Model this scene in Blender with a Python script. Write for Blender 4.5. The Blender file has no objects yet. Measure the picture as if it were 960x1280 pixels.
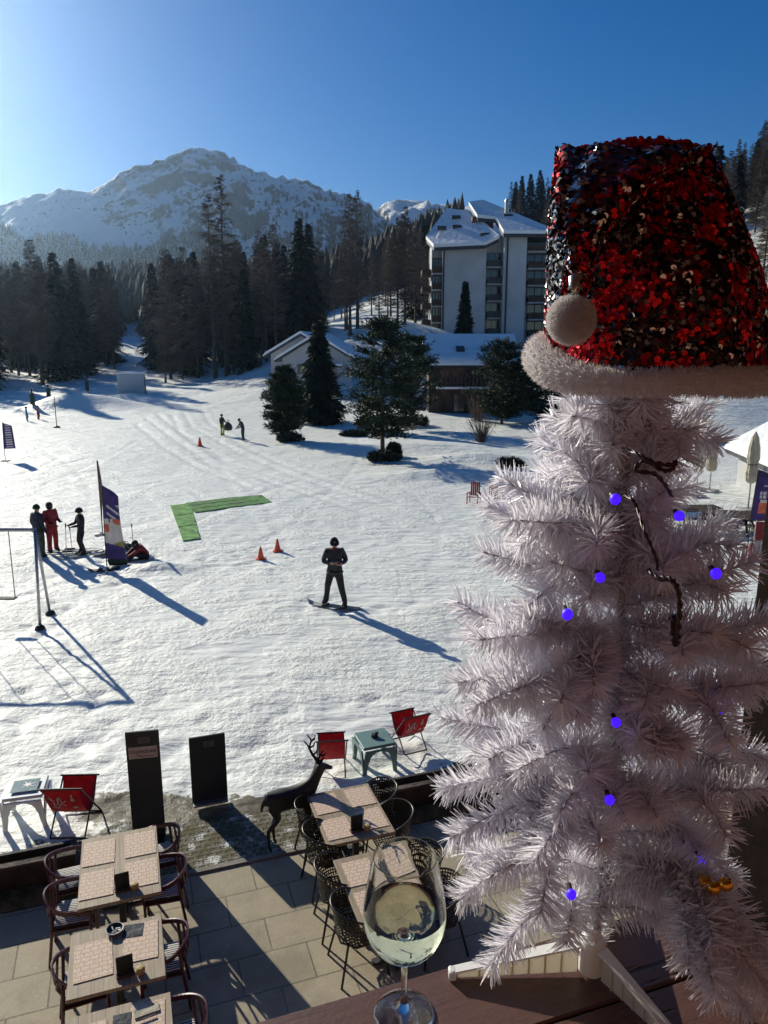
EXPOSURE = 0.35
HAZE = 0.00013
import bpy, math, random
import numpy as np
from mathutils import Vector, Matrix, Euler, noise

random.seed(7)
rng = np.random.default_rng(11)
SC = bpy.context.scene
COL = SC.collection
PI = math.pi
R = math.radians

# ------------------------------------------------------------------ camera model
CAM_H = 6.7
PITCH = R(12.3)
FPX = 940.0
CP, SP = math.cos(PITCH), math.sin(PITCH)


def ray(px, py):
    u = (px - 480) / FPX
    v = (640 - py) / FPX
    return u, CP + v * SP, -SP + v * CP


def gnd(px, py, z=0.0):
    """point of the level z seen along a sight line"""
    dx, dy, dz = ray(px, py)
    t = (z - CAM_H) / dz
    return Vector((dx * t, dy * t, z))


def at(px, py, dep):
    """point at a distance dep (along the optical axis)"""
    dx, dy, dz = ray(px, py)
    return Vector((dx * dep, dy * dep, CAM_H + dz * dep))


def far(px, py, D):
    """point whose forward (+Y) distance is D"""
    dx, dy, dz = ray(px, py)
    t = D / dy
    return Vector((dx * t, D, CAM_H + dz * t))


YAW = R(19)
CY, SY = math.cos(YAW), math.sin(YAW)


def T(a, b, z=0.0):
    """terrace coordinates (a along the building, b away from it) to world"""
    return Vector((a * CY - b * SY, a * SY + b * CY, z))


# ------------------------------------------------------------------ materials
MATS = {}


def mat(name, col, rough=0.6, metal=0.0, var=0.0, vscale=8.0, bump=0.0, bscale=40.0, trans=0.0, spec=None, col2=None, sheen=0.0):
    """principled material with a little colour variation and bump"""
    m = bpy.data.materials.new(name)
    m.use_nodes = True
    nt = m.node_tree
    b = nt.nodes['Principled BSDF']
    out = nt.nodes['Material Output']
    b.inputs['Base Color'].default_value = (*col, 1)
    b.inputs['Roughness'].default_value = rough
    b.inputs['Metallic'].default_value = metal
    if spec is not None:
        b.inputs['Specular IOR Level'].default_value = spec
    if sheen:
        b.inputs['Sheen Weight'].default_value = sheen
    L = nt.links
    tc = None
    if var or bump or col2:
        tc = nt.nodes.new('ShaderNodeTexCoord')
    if var or col2:
        n = nt.nodes.new('ShaderNodeTexNoise')
        n.inputs['Scale'].default_value = vscale
        n.inputs['Detail'].default_value = 5
        L.new(tc.outputs['Object'], n.inputs['Vector'])
        mx = nt.nodes.new('ShaderNodeMix')
        mx.data_type = 'RGBA'
        c2 = col2 if col2 else tuple(c * (1 - var) for c in col)
        c1 = col if col2 else tuple(min(1, c * (1 + var)) for c in col)
        mr = nt.nodes.new('ShaderNodeMapRange')
        mr.inputs[1].default_value = 0.35
        mr.inputs[2].default_value = 0.65
        L.new(n.outputs['Fac'], mr.inputs[0])
        L.new(mr.outputs[0], mx.inputs['Factor'])
        mx.inputs['A'].default_value = (*c1, 1)
        mx.inputs['B'].default_value = (*c2, 1)
        L.new(mx.outputs['Result'], b.inputs['Base Color'])
        rr = nt.nodes.new('ShaderNodeMapRange')
        rr.inputs[3].default_value = max(0.02, rough - 0.1)
        rr.inputs[4].default_value = min(1, rough + 0.1)
        L.new(n.outputs['Fac'], rr.inputs[0])
        L.new(rr.outputs[0], b.inputs['Roughness'])
    if bump:
        n2 = nt.nodes.new('ShaderNodeTexNoise')
        n2.inputs['Scale'].default_value = bscale
        n2.inputs['Detail'].default_value = 4
        L.new(tc.outputs['Object'], n2.inputs['Vector'])
        bp = nt.nodes.new('ShaderNodeBump')
        bp.inputs['Strength'].default_value = 1.0
        bp.inputs['Distance'].default_value = bump
        L.new(n2.outputs['Fac'], bp.inputs['Height'])
        L.new(bp.outputs['Normal'], b.inputs['Normal'])
    if trans:
        tr = nt.nodes.new('ShaderNodeBsdfTranslucent')
        if b.inputs['Base Color'].is_linked:
            L.new(b.inputs['Base Color'].links[0].from_socket, tr.inputs['Color'])
        else:
            tr.inputs['Color'].default_value = (*col, 1)
        ms = nt.nodes.new('ShaderNodeMixShader')
        ms.inputs[0].default_value = trans
        L.new(b.outputs[0], ms.inputs[1])
        L.new(tr.outputs[0], ms.inputs[2])
        L.new(ms.outputs[0], out.inputs['Surface'])
    MATS[name] = m
    return m


class NT:
    """small helper to write node trees"""

    def __init__(self, m):
        self.t = m.node_tree

    def n(self, typ, **kw):
        x = self.t.nodes.new(typ)
        for k, v in kw.items():
            setattr(x, k, v)
        return x

    def l(self, a, b):
        self.t.links.new(a, b)

    def noise(self, vec, scale, detail=4, rough=0.5):
        x = self.n('ShaderNodeTexNoise')
        x.inputs['Scale'].default_value = scale
        x.inputs['Detail'].default_value = detail
        x.inputs['Roughness'].default_value = rough
        self.l(vec, x.inputs['Vector'])
        return x.outputs['Fac']

    def rng(self, s, a, b, c=0.0, d=1.0):
        x = self.n('ShaderNodeMapRange')
        self.l(s, x.inputs[0])
        for i, v in enumerate((a, b, c, d)):
            x.inputs[i + 1].default_value = v
        return x.outputs[0]

    def math(self, op, a, b=None):
        x = self.n('ShaderNodeMath', operation=op)
        for i, s in enumerate((a, b)):
            if s is None:
                continue
            if isinstance(s, (int, float)):
                x.inputs[i].default_value = s
            else:
                self.l(s, x.inputs[i])
        return x.outputs[0]

    def mix(self, fac, a, b):
        x = self.n('ShaderNodeMix', data_type='RGBA')
        if isinstance(fac, (int, float)):
            x.inputs['Factor'].default_value = fac
        else:
            self.l(fac, x.inputs['Factor'])
        for s, k in ((a, 'A'), (b, 'B')):
            if isinstance(s, tuple):
                x.inputs[k].default_value = (*s, 1)
            else:
                self.l(s, x.inputs[k])
        return x.outputs['Result']

    def bump(self, h, dist, normal=None):
        x = self.n('ShaderNodeBump')
        x.inputs['Distance'].default_value = dist
        self.l(h, x.inputs['Height'])
        if normal is not None:
            self.l(normal, x.inputs['Normal'])
        return x.outputs['Normal']


# ------------------------------------------------------------------ mesh builders
class MB:
    def __init__(self):
        self.v, self.f, self.m = [], [], []

    def add(self, vs, fs, mi=0, M=None):
        o = len(self.v)
        for p in vs:
            p = Vector(p)
            if M is not None:
                p = M @ p
            self.v.append(tuple(p))
        for f in fs:
            self.f.append([o + i for i in f])
            self.m.append(mi)

    def box(self, c, s, mi=0, M=None, rz=0, rx=0, ry=0, taper=1.0):
        hx, hy, hz = s[0] / 2, s[1] / 2, s[2] / 2
        vs = []
        for z, k in ((-hz, 1), (hz, taper)):
            for x, y in ((-hx, -hy), (hx, -hy), (hx, hy), (-hx, hy)):
                vs.append(Vector((x * k, y * k, z)))
        E_ = Euler((rx, ry, rz)).to_matrix()
        vs = [E_ @ p + Vector(c) for p in vs]
        self.add(vs, [(3, 2, 1, 0), (4, 5, 6, 7), (0, 1, 5, 4), (1, 2, 6, 5), (2, 3, 7, 6), (3, 0, 4, 7)], mi, M)

    def bbox(self, c, s, bev=0.01, mi=0, M=None, rz=0):
        """box with chamfered vertical and horizontal edges"""
        hx, hy, hz = s[0] / 2, s[1] / 2, s[2] / 2
        b = min(bev, hx * .45, hy * .45, hz * .45)
        rings = []
        for z, d in ((-hz, b), (-hz + b, 0), (hz - b, 0), (hz, b)):
            ring = []
            for sx, sy in ((-1, -1), (1, -1), (1, 1), (-1, 1)):
                ax, ay = sx * (hx - d), sy * (hy - d)
                if sx * sy > 0:
                    ring += [(ax - sx * 0, ay - sy * b, z), (ax - sx * b, ay, z)] if False else [(ax - sx * b, ay, z), (ax, ay - sy * b, z)]
                else:
                    ring += [(ax, ay - sy * b, z), (ax - sx * b, ay, z)]
            # order ring by angle
            ring.sort(key=lambda p: math.atan2(p[1] / hy, p[0] / hx))
            rings.append(ring)
        vs = [p for r in rings for p in r]
        n = 8
        fs = [tuple(reversed(range(n))), tuple(range(3 * n, 4 * n))]
        for k in range(3):
            for i in range(n):
                j = (i + 1) % n
                fs.append((k * n + i, k * n + j, (k + 1) * n + j, (k + 1) * n + i))
        E_ = Euler((0, 0, rz)).to_matrix()
        vs = [E_ @ Vector(p) + Vector(c) for p in vs]
        self.add(vs, fs, mi, M)

    def tube(self, pts, r, seg=8, mi=0, M=None, closed=False, sx=1.0):
        pts = [Vector(p) for p in pts]
        n = len(pts)
        rs = r if isinstance(r, (list, tuple)) else [r] * n
        vs, fs = [], []
        prev = None
        for i, p in enumerate(pts):
            if closed:
                t = pts[(i + 1) % n] - pts[i - 1]
            else:
                t = pts[min(i + 1, n - 1)] - pts[max(i - 1, 0)]
            if t.length < 1e-9:
                t = Vector((0, 0, 1))
            t.normalize()
            if prev is None:
                a = Vector((0, 0, 1)) if abs(t.z) < 0.9 else Vector((1, 0, 0))
                s = t.cross(a).normalized()
            else:
                s = (prev - t * prev.dot(t))
                s = s.normalized() if s.length > 1e-6 else t.orthogonal().normalized()
            prev = s
            w = t.cross(s)
            for k in range(seg):
                q = 2 * PI * k / seg
                vs.append(p + (s * math.cos(q) * sx + w * math.sin(q)) * rs[i])
        rngs = n if closed else n - 1
        for i in range(rngs):
            j = (i + 1) % n
            for k in range(seg):
                l = (k + 1) % seg
                fs.append((i * seg + k, i * seg + l, j * seg + l, j * seg + k))
        if not closed:
            fs.append(tuple(reversed(range(seg))))
            fs.append(tuple(range((n - 1) * seg, n * seg)))
        self.add(vs, fs, mi, M)

    def lathe(self, prof, seg=24, mi=0, M=None, cap=True, wob=None):
        vs, fs = [], []
        n = len(prof)
        for (r, z) in prof:
            for k in range(seg):
                q = 2 * PI * k / seg
                rr = r * (wob(q, z) if wob else 1)
                vs.append((rr * math.cos(q), rr * math.sin(q), z))
        for i in range(n - 1):
            for k in range(seg):
                l = (k + 1) % seg
                fs.append((i * seg + k, i * seg + l, (i + 1) * seg + l, (i + 1) * seg + k))
        if cap:
            fs.append(tuple(reversed(range(seg))))
            fs.append(tuple(range((n - 1) * seg, n * seg)))
        self.add(vs, fs, mi, M)

    def prism(self, poly, t, mi=0, M=None):
        """polygon in the xz plane, thickness t along y (centred)"""
        n = len(poly)
        vs = [(x, -t / 2, z) for x, z in poly] + [(x, t / 2, z) for x, z in poly]
        fs = [tuple(range(n)), tuple(reversed(range(n, 2 * n)))]
        for i in range(n):
            j = (i + 1) % n
            fs.append((i, i + n, j + n, j))
        self.add(vs, fs, mi, M)

    def slab(self, top, dz, mi=0, M=None):
        """a 3-D polygon given a thickness dz downwards"""
        n = len(top)
        vs = [Vector(p) for p in top] + [Vector(p) - Vector((0, 0, dz)) for p in top]
        fs = [tuple(range(n)), tuple(reversed(range(n, 2 * n)))]
        for i in range(n):
            j = (i + 1) % n
            fs.append((i, i + n, j + n, j))
        self.add(vs, fs, mi, M)

    def ell(self, c, r, mi=0, M=None, seg=14, rings=9):
        if not isinstance(r, (tuple, list)):
            r = (r, r, r)
        vs, fs = [], []
        for i in range(1, rings):
            a = PI * i / rings
            for k in range(seg):
                q = 2 * PI * k / seg
                vs.append((c[0] + r[0] * math.sin(a) * math.cos(q), c[1] + r[1] * math.sin(a) * math.sin(q), c[2] - r[2] * math.cos(a)))
        b = len(vs)
        vs += [(c[0], c[1], c[2] - r[2]), (c[0], c[1], c[2] + r[2])]
        for i in range(rings - 2):
            for k in range(seg):
                l = (k + 1) % seg
                fs.append((i * seg + k, i * seg + l, (i + 1) * seg + l, (i + 1) * seg + k))
        for k in range(seg):
            l = (k + 1) % seg
            fs.append((b, l, k))
            fs.append((b + 1, (rings - 2) * seg + k, (rings - 2) * seg + l))
        self.add(vs, fs, mi, M)

    def build(self, name, mats, parent=None, smooth=False, recalc=True):
        me = bpy.data.meshes.new(name)
        me.from_pydata(self.v, [], self.f)
        mats = mats if isinstance(mats, (list, tuple)) else [mats]
        for m in mats:
            me.materials.append(m)
        if len(mats) > 1:
            me.polygons.foreach_set('material_index', self.m)
        if recalc:
            import bmesh
            bm = bmesh.new()
            bm.from_mesh(me)
            bmesh.ops.recalc_face_normals(bm, faces=bm.faces)
            bm.to_mesh(me)
            bm.free()
        if smooth:
            shade(me, smooth)
        me.update()
        o = bpy.data.objects.new(name, me)
        COL.objects.link(o)
        if parent is not None:
            o.parent = parent
        return o


def shade(me, ang):
    me.polygons.foreach_set('use_smooth', [True] * len(me.polygons))
    if isinstance(ang, (int, float)) and ang is not True:
        try:
            me.set_sharp_from_angle(angle=R(ang))
        except Exception:
            pass


def np_obj(name, V, Q, mats, midx=None, parent=None, smooth=False):
    """object from numpy arrays: V (n,3), Q (m,k) faces all with k corners"""
    me = bpy.data.meshes.new(name)
    V = np.asarray(V, dtype=np.float32)
    Q = np.asarray(Q, dtype=np.int32)
    k = Q.shape[1]
    me.vertices.add(len(V))
    me.vertices.foreach_set('co', V.ravel())
    me.loops.add(Q.size)
    me.loops.foreach_set('vertex_index', Q.ravel())
    me.polygons.add(len(Q))
    me.polygons.foreach_set('loop_start', np.arange(0, Q.size, k, dtype=np.int32))
    me.polygons.foreach_set('loop_total', np.full(len(Q), k, dtype=np.int32))
    mats = mats if isinstance(mats, (list, tuple)) else [mats]
    for m in mats:
        me.materials.append(m)
    if midx is not None:
        me.polygons.foreach_set('material_index', np.asarray(midx, dtype=np.int32))
    if smooth:
        me.polygons.foreach_set('use_smooth', np.ones(len(Q), dtype=bool))
    me.update(calc_edges=True)
    me.validate()
    o = bpy.data.objects.new(name, me)
    COL.objects.link(o)
    if parent is not None:
        o.parent = parent
    return o


def unit(a):
    return a / np.maximum(np.linalg.norm(a, axis=-1, keepdims=True), 1e-9)


def ribbons(P, D, L, W, S=None, bend=0.0, droop=None):
    """two-segment tapered ribbons from P along D"""
    n = len(P)
    if S is None:
        S = unit(np.cross(D, rng.normal(size=(n, 3))))
    L = np.broadcast_to(np.asarray(L, float), (n,))[:, None]
    W = np.broadcast_to(np.asarray(W, float), (n,))[:, None]
    N = np.cross(D, S)
    b = (rng.normal(size=(n, 1)) * bend) * N * L
    if droop is not None:
        b = b + np.array([[0, 0, -1.0]]) * droop * L
    M_ = P + D * L * .55 + b * .3
    E_ = P + D * L + b
    V = np.stack([P - S * W / 2, P + S * W / 2, M_ + S * W * .48, M_ - S * W * .48, E_ + S * W * .18, E_ - S * W * .18], axis=1).reshape(-1, 3)
    o = (np.arange(n) * 6)[:, None]
    Q = np.concatenate([o + np.array([[0, 1, 2, 3]]), o + np.array([[3, 2, 4, 5]])])
    return V, Q


def cat(parts):
    Vs, Qs, o = [], [], 0
    for V, Q in parts:
        Vs.append(V)
        Qs.append(Q + o)
        o += len(V)
    return np.concatenate(Vs), np.concatenate(Qs)


# ------------------------------------------------------------------ scene bookkeeping
def tag(o, label=None, cat_=None, group=None, kind=None):
    if label:
        o['label'] = label
    if cat_:
        o['category'] = cat_
    if group:
        o['group'] = group
    if kind:
        o['kind'] = kind
    return o


def thing(name, label, cat_, loc=(0, 0, 0), rz=0.0, group=None, scale=None):
    o = bpy.data.objects.new(name, None)
    o.empty_display_size = .2
    COL.objects.link(o)
    o.location = loc
    o.rotation_euler = (0, 0, rz)
    if scale:
        o.scale = (scale, scale, scale)
    return tag(o, label, cat_, group)


def kids(o):
    return [c for c in o.children]


def dup(root, label, loc, rz=0.0, scale=None):
    r = root.copy()
    COL.objects.link(r)
    r.location = loc
    r.rotation_euler = (0, 0, rz)
    if scale:
        r.scale = (scale, scale, scale) if isinstance(scale, (int, float)) else scale
    r['label'] = label
    for ch in kids(root):
        c = ch.copy()
        COL.objects.link(c)
        c.parent = r
        for g in kids(ch):
            d = g.copy()
            COL.objects.link(d)
            d.parent = c
    return r


def text_mesh(name, body, size, m, parent, M, depth=0.0015, align='CENTER'):
    cu = bpy.data.curves.new(name, 'FONT')
    cu.body = body
    cu.size = size
    cu.extrude = depth
    cu.align_x = align
    cu.align_y = 'CENTER'
    o = bpy.data.objects.new(name, cu)
    COL.objects.link(o)
    dg = bpy.context.evaluated_depsgraph_get()
    me = bpy.data.meshes.new_from_object(o.evaluated_get(dg))
    bpy.data.objects.remove(o)
    me.transform(M)
    me.materials.clear()
    me.materials.append(m)
    o = bpy.data.objects.new(name, me)
    COL.objects.link(o)
    o.parent = parent
    return o


def sm(x, a, b):
    t = np.clip((x - a) / (b - a), 0, 1)
    return t * t * (3 - 2 * t)
# ------------------------------------------------------------------ camera, sun, sky, haze
SUN_AZ, SUN_EL = R(39.6), R(22.3)          # azimuth measured to the left of +Y
cam = bpy.data.cameras.new('camera')
cam.sensor_fit = 'VERTICAL'
cam.sensor_height = 24
cam.lens = FPX / 1280 * 24
cam.clip_start = 0.05
cam.clip_end = 6000
camo = bpy.data.objects.new('camera', cam)
COL.objects.link(camo)
camo.location = (0, 0, CAM_H)
camo.rotation_euler = (PI / 2 - PITCH, 0, 0)
SC.camera = camo

w = bpy.data.worlds.new('World')
SC.world = w
w.use_nodes = True
bg = w.node_tree.nodes['Background']
sky = w.node_tree.nodes.new('ShaderNodeTexSky')
sky.sky_type = 'NISHITA'
sky.sun_disc = False
sky.sun_elevation = SUN_EL
sky.sun_rotation = -SUN_AZ
sky.altitude = 1700
sky.air_density = 1.0
sky.dust_density = 0.6
sky.ozone_density = 2.5
hsv = w.node_tree.nodes.new('ShaderNodeHueSaturation')
hsv.inputs['Saturation'].default_value = 1.43
hsv.inputs['Hue'].default_value = .508
w.node_tree.links.new(sky.outputs[0], hsv.inputs['Color'])
w.node_tree.links.new(hsv.outputs[0], bg.inputs[0])
bg.inputs[1].default_value = 0.066

sun = bpy.data.lights.new('sun', 'SUN')
sun.energy = 4.6
sun.angle = R(0.5)
sun.color = (1.0, 0.94, 0.785)
suno = bpy.data.objects.new('sun', sun)
COL.objects.link(suno)
sd = Vector((-math.sin(SUN_AZ) * math.cos(SUN_EL), math.cos(SUN_AZ) * math.cos(SUN_EL), math.sin(SUN_EL)))
suno.rotation_euler = sd.to_track_quat('Z', 'Y').to_euler()

SC.view_settings.view_transform = 'Standard'
SC.view_settings.look = 'None'
SC.view_settings.gamma = 1
SC.view_settings.exposure = EXPOSURE
SC.view_settings.use_curve_mapping = False
SC.cycles.use_denoising = True
SC.cycles.max_bounces = 12
SC.cycles.transparent_max_bounces = 16
SC.cycles.transmission_bounces = 12
SC.cycles.volume_bounces = 0
SC.cycles.sample_clamp_indirect = 6

hz = MB()
hz.box((0, 900, 172), (4400, 1990, 350))
hm = bpy.data.materials.new('thin_air')
hm.use_nodes = True
hm.node_tree.nodes.clear()
vo = hm.node_tree.nodes.new('ShaderNodeVolumePrincipled')
vo.inputs['Color'].default_value = (0.48, 0.70, 1.0, 1)
vo.inputs['Density'].default_value = HAZE
vo.inputs['Anisotropy'].default_value = 0.80
mo = hm.node_tree.nodes.new('ShaderNodeOutputMaterial')
hm.node_tree.links.new(vo.outputs[0], mo.inputs['Volume'])
if HAZE:
    tag(hz.build('haze', hm), kind='stuff')


# ------------------------------------------------------------------ terrain height
def tps_fit(P, z, lam=1.0):
    n = len(P)
    d = np.linalg.norm(P[:, None] - P[None], axis=2)
    K = np.where(d > 0, d * d * np.log(np.maximum(d, 1e-9)), 0) + lam * np.eye(n)
    A = np.zeros((n + 3, n + 3))
    A[:n, :n] = K
    A[:n, n] = 1
    A[:n, n + 1:] = P
    A[n, :n] = 1
    A[n + 1:, :n] = P.T
    return np.linalg.solve(A, np.concatenate([z, np.zeros(3)]))


def tps_eval(c, P, X):
    d2 = ((X[:, None] - P[None]) ** 2).sum(2)
    K = np.where(d2 > 0, .5 * d2 * np.log(np.maximum(d2, 1e-12)), 0)
    n = len(P)
    return K @ c[:n] + c[n] + X @ c[n + 1:]


CPTS = []
for (px, py, D) in [(-120, 488, 112), (0, 487, 114), (100, 482, 114), (165, 482, 112), (165, 425, 235), (60, 432, 235), (-150, 435, 235),
                    (300, 470, 118), (300, 432, 235), (420, 474, 95), (365, 472, 100), (500, 398, 118), (470, 400, 160), (560, 340, 230),
                    (600, 434, 128), (690, 434, 128), (640, 519, 76), (560, 519, 76), (545, 520, 72), (700, 440, 112), (665, 285, 260), (760, 300, 230),
                    (930, 478, 62), (930, 375, 95), (930, 275, 150), (870, 520, 58), (880, 470, 75), (1060, 225, 150), (1060, 330, 100),
                    (20, 370, 420), (200, 368, 420), (350, 364, 420), (480, 362, 420), (640, 300, 420), (900, 246, 300), (900, 240, 420),
                    (-150, 370, 420), (1150, 250, 130)]:
    p = far(px, py, D)
    CPTS.append((p.x, p.y, p.z))
for x in (-70, -45, -20, 0, 18, 32):
    for y in (25, 45, 58):
        CPTS.append((x, y, 0.0))
CPTS = np.array(CPTS)
_c = tps_fit(CPTS[:, :2], CPTS[:, 2], 30.0)


def hill(x, y):
    x = np.atleast_1d(np.asarray(x, float))
    y = np.atleast_1d(np.asarray(y, float))
    X = np.stack([x, y], 1)
    out = np.empty(len(X))
    for i in range(0, len(X), 20000):
        out[i:i + 20000] = tps_eval(_c, CPTS[:, :2], X[i:i + 20000])
    wgt = sm(y, 52, 78) * sm(np.abs(x + 10), 330, 250)
    wgt = np.maximum(wgt, sm(x - .3 * (y - 40), 26, 40) * sm(y, 30, 50))
    return out * wgt


def ground_z(x, y):
    return float(hill(x, y)[0])


# smooth random field (value noise) for numpy
def vnoise(x, y, s, seed=0):
    r = np.random.default_rng(seed)
    tab = r.random((256, 256))
    X, Y = x / s, y / s
    xi, yi = np.floor(X).astype(int), np.floor(Y).astype(int)
    fx, fy = X - xi, Y - yi
    fx, fy = fx * fx * (3 - 2 * fx), fy * fy * (3 - 2 * fy)
    a = tab[xi % 256, yi % 256]
    b = tab[(xi + 1) % 256, yi % 256]
    c = tab[xi % 256, (yi + 1) % 256]
    d = tab[(xi + 1) % 256, (yi + 1) % 256]
    return (a * (1 - fx) + b * fx) * (1 - fy) + (c * (1 - fx) + d * fx) * fy - .5


xs = np.concatenate([np.linspace(-420, -80, 60)[:-1], np.linspace(-80, -26, 110)[:-1], np.linspace(-26, 14, 290)[:-1], np.linspace(14, 80, 130)[:-1], np.linspace(80, 420, 60)])
ys = np.concatenate([np.linspace(-30, 4, 12)[:-1], np.linspace(4, 40, 290)[:-1], np.linspace(40, 80, 200)[:-1], np.linspace(80, 160, 120)[:-1], np.linspace(160, 450, 70)])
gx, gy = np.meshgrid(xs, ys)
X, Y = gx.ravel(), gy.ravel()
Z = hill(X, Y)
A_ = X * CY + Y * SY
B_ = -X * SY + Y * CY
# lumps: smoother on the groomed run, rougher near the terrace and under the pines
rough = (.55 + 1.5 * np.clip(vnoise(X, Y, 5, 21) + .5 * vnoise(X, Y, 2, 22) + .25, 0, 1)) * .8 * (.35 + .65 * sm(B_, 17, 10) + .5 * sm(X, 2, 12) * sm(Y, 36, 46) + .8 * sm(Y, 70, 90))
near = sm(B_, 9.0, 10.5)
Z = Z + near * (rough * (.11 * vnoise(X, Y, 2.3, 1) + .06 * vnoise(X + .3 * Y, Y * 1.3, .62, 2) + .04 * vnoise(X, Y * 1.5, .3, 3)) + .22 * vnoise(X, Y, 9, 4))
Z = Z + .8 * vnoise(X, Y, 14, 5) * sm(Y, 85, 120) + .3 * vnoise(X, Y, 4, 6) * sm(Y, 80, 100)
# the ground falls 4 cm below the terrace slab
Z = np.where(B_ < 9.05, -.06, Z)


def dist_poly(pts):
    P = np.array(pts)
    best = np.full(len(X), 1e9)
    for a, b in zip(P[:-1], P[1:]):
        ab = b - a
        t = np.clip(((X - a[0]) * ab[0] + (Y - a[1]) * ab[1]) / (ab @ ab), 0, 1)
        best = np.minimum(best, np.hypot(X - a[0] - t * ab[0], Y - a[1] - t * ab[1]))
    return best


for line in ([(183, 523), (215, 548), (262, 578), (330, 600), (420, 628), (600, 672)], [(196, 518), (236, 550), (290, 582), (360, 610), (470, 645), (600, 690)],
             [(228, 515), (240, 535), (300, 565), (370, 596), (480, 632), (610, 668)], [(250, 510), (262, 530), (310, 560), (390, 594), (500, 628), (610, 655)],
             [(170, 530), (205, 560), (250, 584), (320, 612)], [(215, 520), (225, 540), (285, 575), (350, 600), (440, 628), (590, 662)]):
    d_ = dist_poly([tuple(gnd(*p).xy) for p in line])
    Z -= .026 * np.exp(-(d_ / .2) ** 2)
    Z += .012 * np.exp(-((d_ - .5) / .25) ** 2)
rt = random.Random(4)
for _ in range(26):                              # faint crossing ski tracks
    x0, y0 = rt.uniform(-26, 6), rt.uniform(34, 62)
    x1, y1 = x0 + rt.uniform(-4, 16), rt.uniform(15, 30)
    cx_ = (x0 + x1) / 2 + rt.uniform(-5, 5)
    line = [((1 - t) ** 2 * x0 + 2 * t * (1 - t) * cx_ + t * t * x1, y0 + (y1 - y0) * t) for t in np.linspace(0, 1, 9)]
    d_ = dist_poly(line)
    Z -= rt.uniform(.010, .022) * np.exp(-(d_ / .16) ** 2)
for _ in range(260):                             # trodden hollows round the people, swing and terrace
    bx, by, wx, wy = rt.choice([(90, 705, 60, 16), (40, 785, 50, 20), (420, 765, 40, 8), (60, 850, 70, 30), (200, 935, 150, 25), (480, 930, 90, 30), (290, 550, 40, 8), (320, 700, 40, 12)])
    p = gnd(bx + rt.gauss(0, wx), by + rt.gauss(0, wy))
    Z -= rt.uniform(.03, .07) * np.exp(-((X - p.x) / rt.uniform(.1, .2)) ** 2 - ((Y - p.y) / rt.uniform(.1, .2)) ** 2)
# snow mound on the left, bank edge on the right, small mounds
for (px, py, r1, r2, hh) in [(110, 512, 5.5, 3.2, 1.5), (160, 505, 4, 2.5, .8), (70, 514, 3, 2, .7), (570, 596, 4.0, 1.2, .45), (520, 560, 5, 2.5, .35), (195, 710, .9, .45, .22), (600, 575, 3, 1.5, .5)]:
    p = gnd(px, py)
    Z += hh * np.exp(-((X - p.x) / r1) ** 2 - ((Y - p.y) / r2) ** 2)
# swing: hollow under the feet
nx, ny = len(xs), len(ys)
ZG = Z.reshape(ny, nx)


def snow_z(x, y):
    i = int(np.clip(np.searchsorted(xs, x) - 1, 0, nx - 2))
    j = int(np.clip(np.searchsorted(ys, y) - 1, 0, ny - 2))
    fx, fy = (x - xs[i]) / (xs[i + 1] - xs[i]), (y - ys[j]) / (ys[j + 1] - ys[j])
    return float((ZG[j, i] * (1 - fx) + ZG[j, i + 1] * fx) * (1 - fy) + (ZG[j + 1, i] * (1 - fx) + ZG[j + 1, i + 1] * fx) * fy)


i = np.arange(nx - 1)[None] + (np.arange(ny - 1) * nx)[:, None]
Q = np.stack([i, i + 1, i + nx + 1, i + nx], -1).reshape(-1, 4)

# bare earth showing at the terrace edge (a real stain with its own outline)
dirt = np.zeros(len(X))
for (px, py, r1, r2, k) in [(165, 1000, .8, .5, .7), (250, 1030, .9, .55, 1.3), (330, 1010, .45, .35, .9), (110, 1060, 1.2, .3, .9), (20, 1085, .8, .25, .8), (310, 1050, .8, .5, 1.3),
                        (200, 1060, .8, .5, 1.2), (545, 985, .7, .35, .9), (575, 960, .5, .3, .7), (500, 1000, .9, .3, .8), (600, 1000, 1, .5, .9), (700, 1000, 2, .5, .9),
                        (478, 580, 2.2, .9, .55), (530, 545, 2.5, 1, .5), (357, 556, 1.8, .8, .5), (130, 1010, .3, .3, .9)]:
    p = gnd(px, py)
    dirt += k * np.exp(-((X - p.x) / r1) ** 2 - ((Y - p.y) / r2) ** 2)
dirt += .9 * sm(X - .25 * Y, 8, 18) * sm(Y, 70, 95) * sm(.7 * vnoise(X, Y, 6, 9) + .9 * vnoise(X, Y * 1.6, 1.9, 10), .08, .3)   # tufts on the right-hand slope
dirt += .5 * sm(Y, 100, 118) * sm(vnoise(X, Y, 4, 12), .05, .3) * sm(X, -20, 0)

ms = bpy.data.materials.new('snow')
ms.use_nodes = True
k = NT(ms)
b = ms.node_tree.nodes['Principled BSDF']
tc = k.n('ShaderNodeTexCoord').outputs['Object']
at_ = k.n('ShaderNodeAttribute', attribute_name='dirt').outputs['Fac']
n1 = k.noise(tc, 1.1, 6, .65)
n2 = k.noise(tc, 7.0, 6, .6)
n3 = k.noise(tc, 26.0, 4, .6)
dm = k.rng(k.math('ADD', at_, k.math('ADD', k.math('MULTIPLY', k.math('SUBTRACT', n2, .5), 1.6), k.math('MULTIPLY', k.math('SUBTRACT', n1, .5), .8))), .42, .62)
dm = k.math('MULTIPLY', dm, k.rng(at_, .03, .2))
earth = k.mix(k.rng(n3, .35, .65), (.05, .045, .02), (.13, .10, .055))
snowc = k.mix(k.rng(n1, .3, .7), (.78, .795, .745), (.87, .885, .83))
k.l(k.mix(dm, snowc, earth), b.inputs['Base Color'])
b.inputs['Roughness'].default_value = .55
b.inputs['Specular IOR Level'].default_value = .35
pt = k.rng(k.noise(tc, .45, 4, .6), .40, .62, .12, 1.0)
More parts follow.
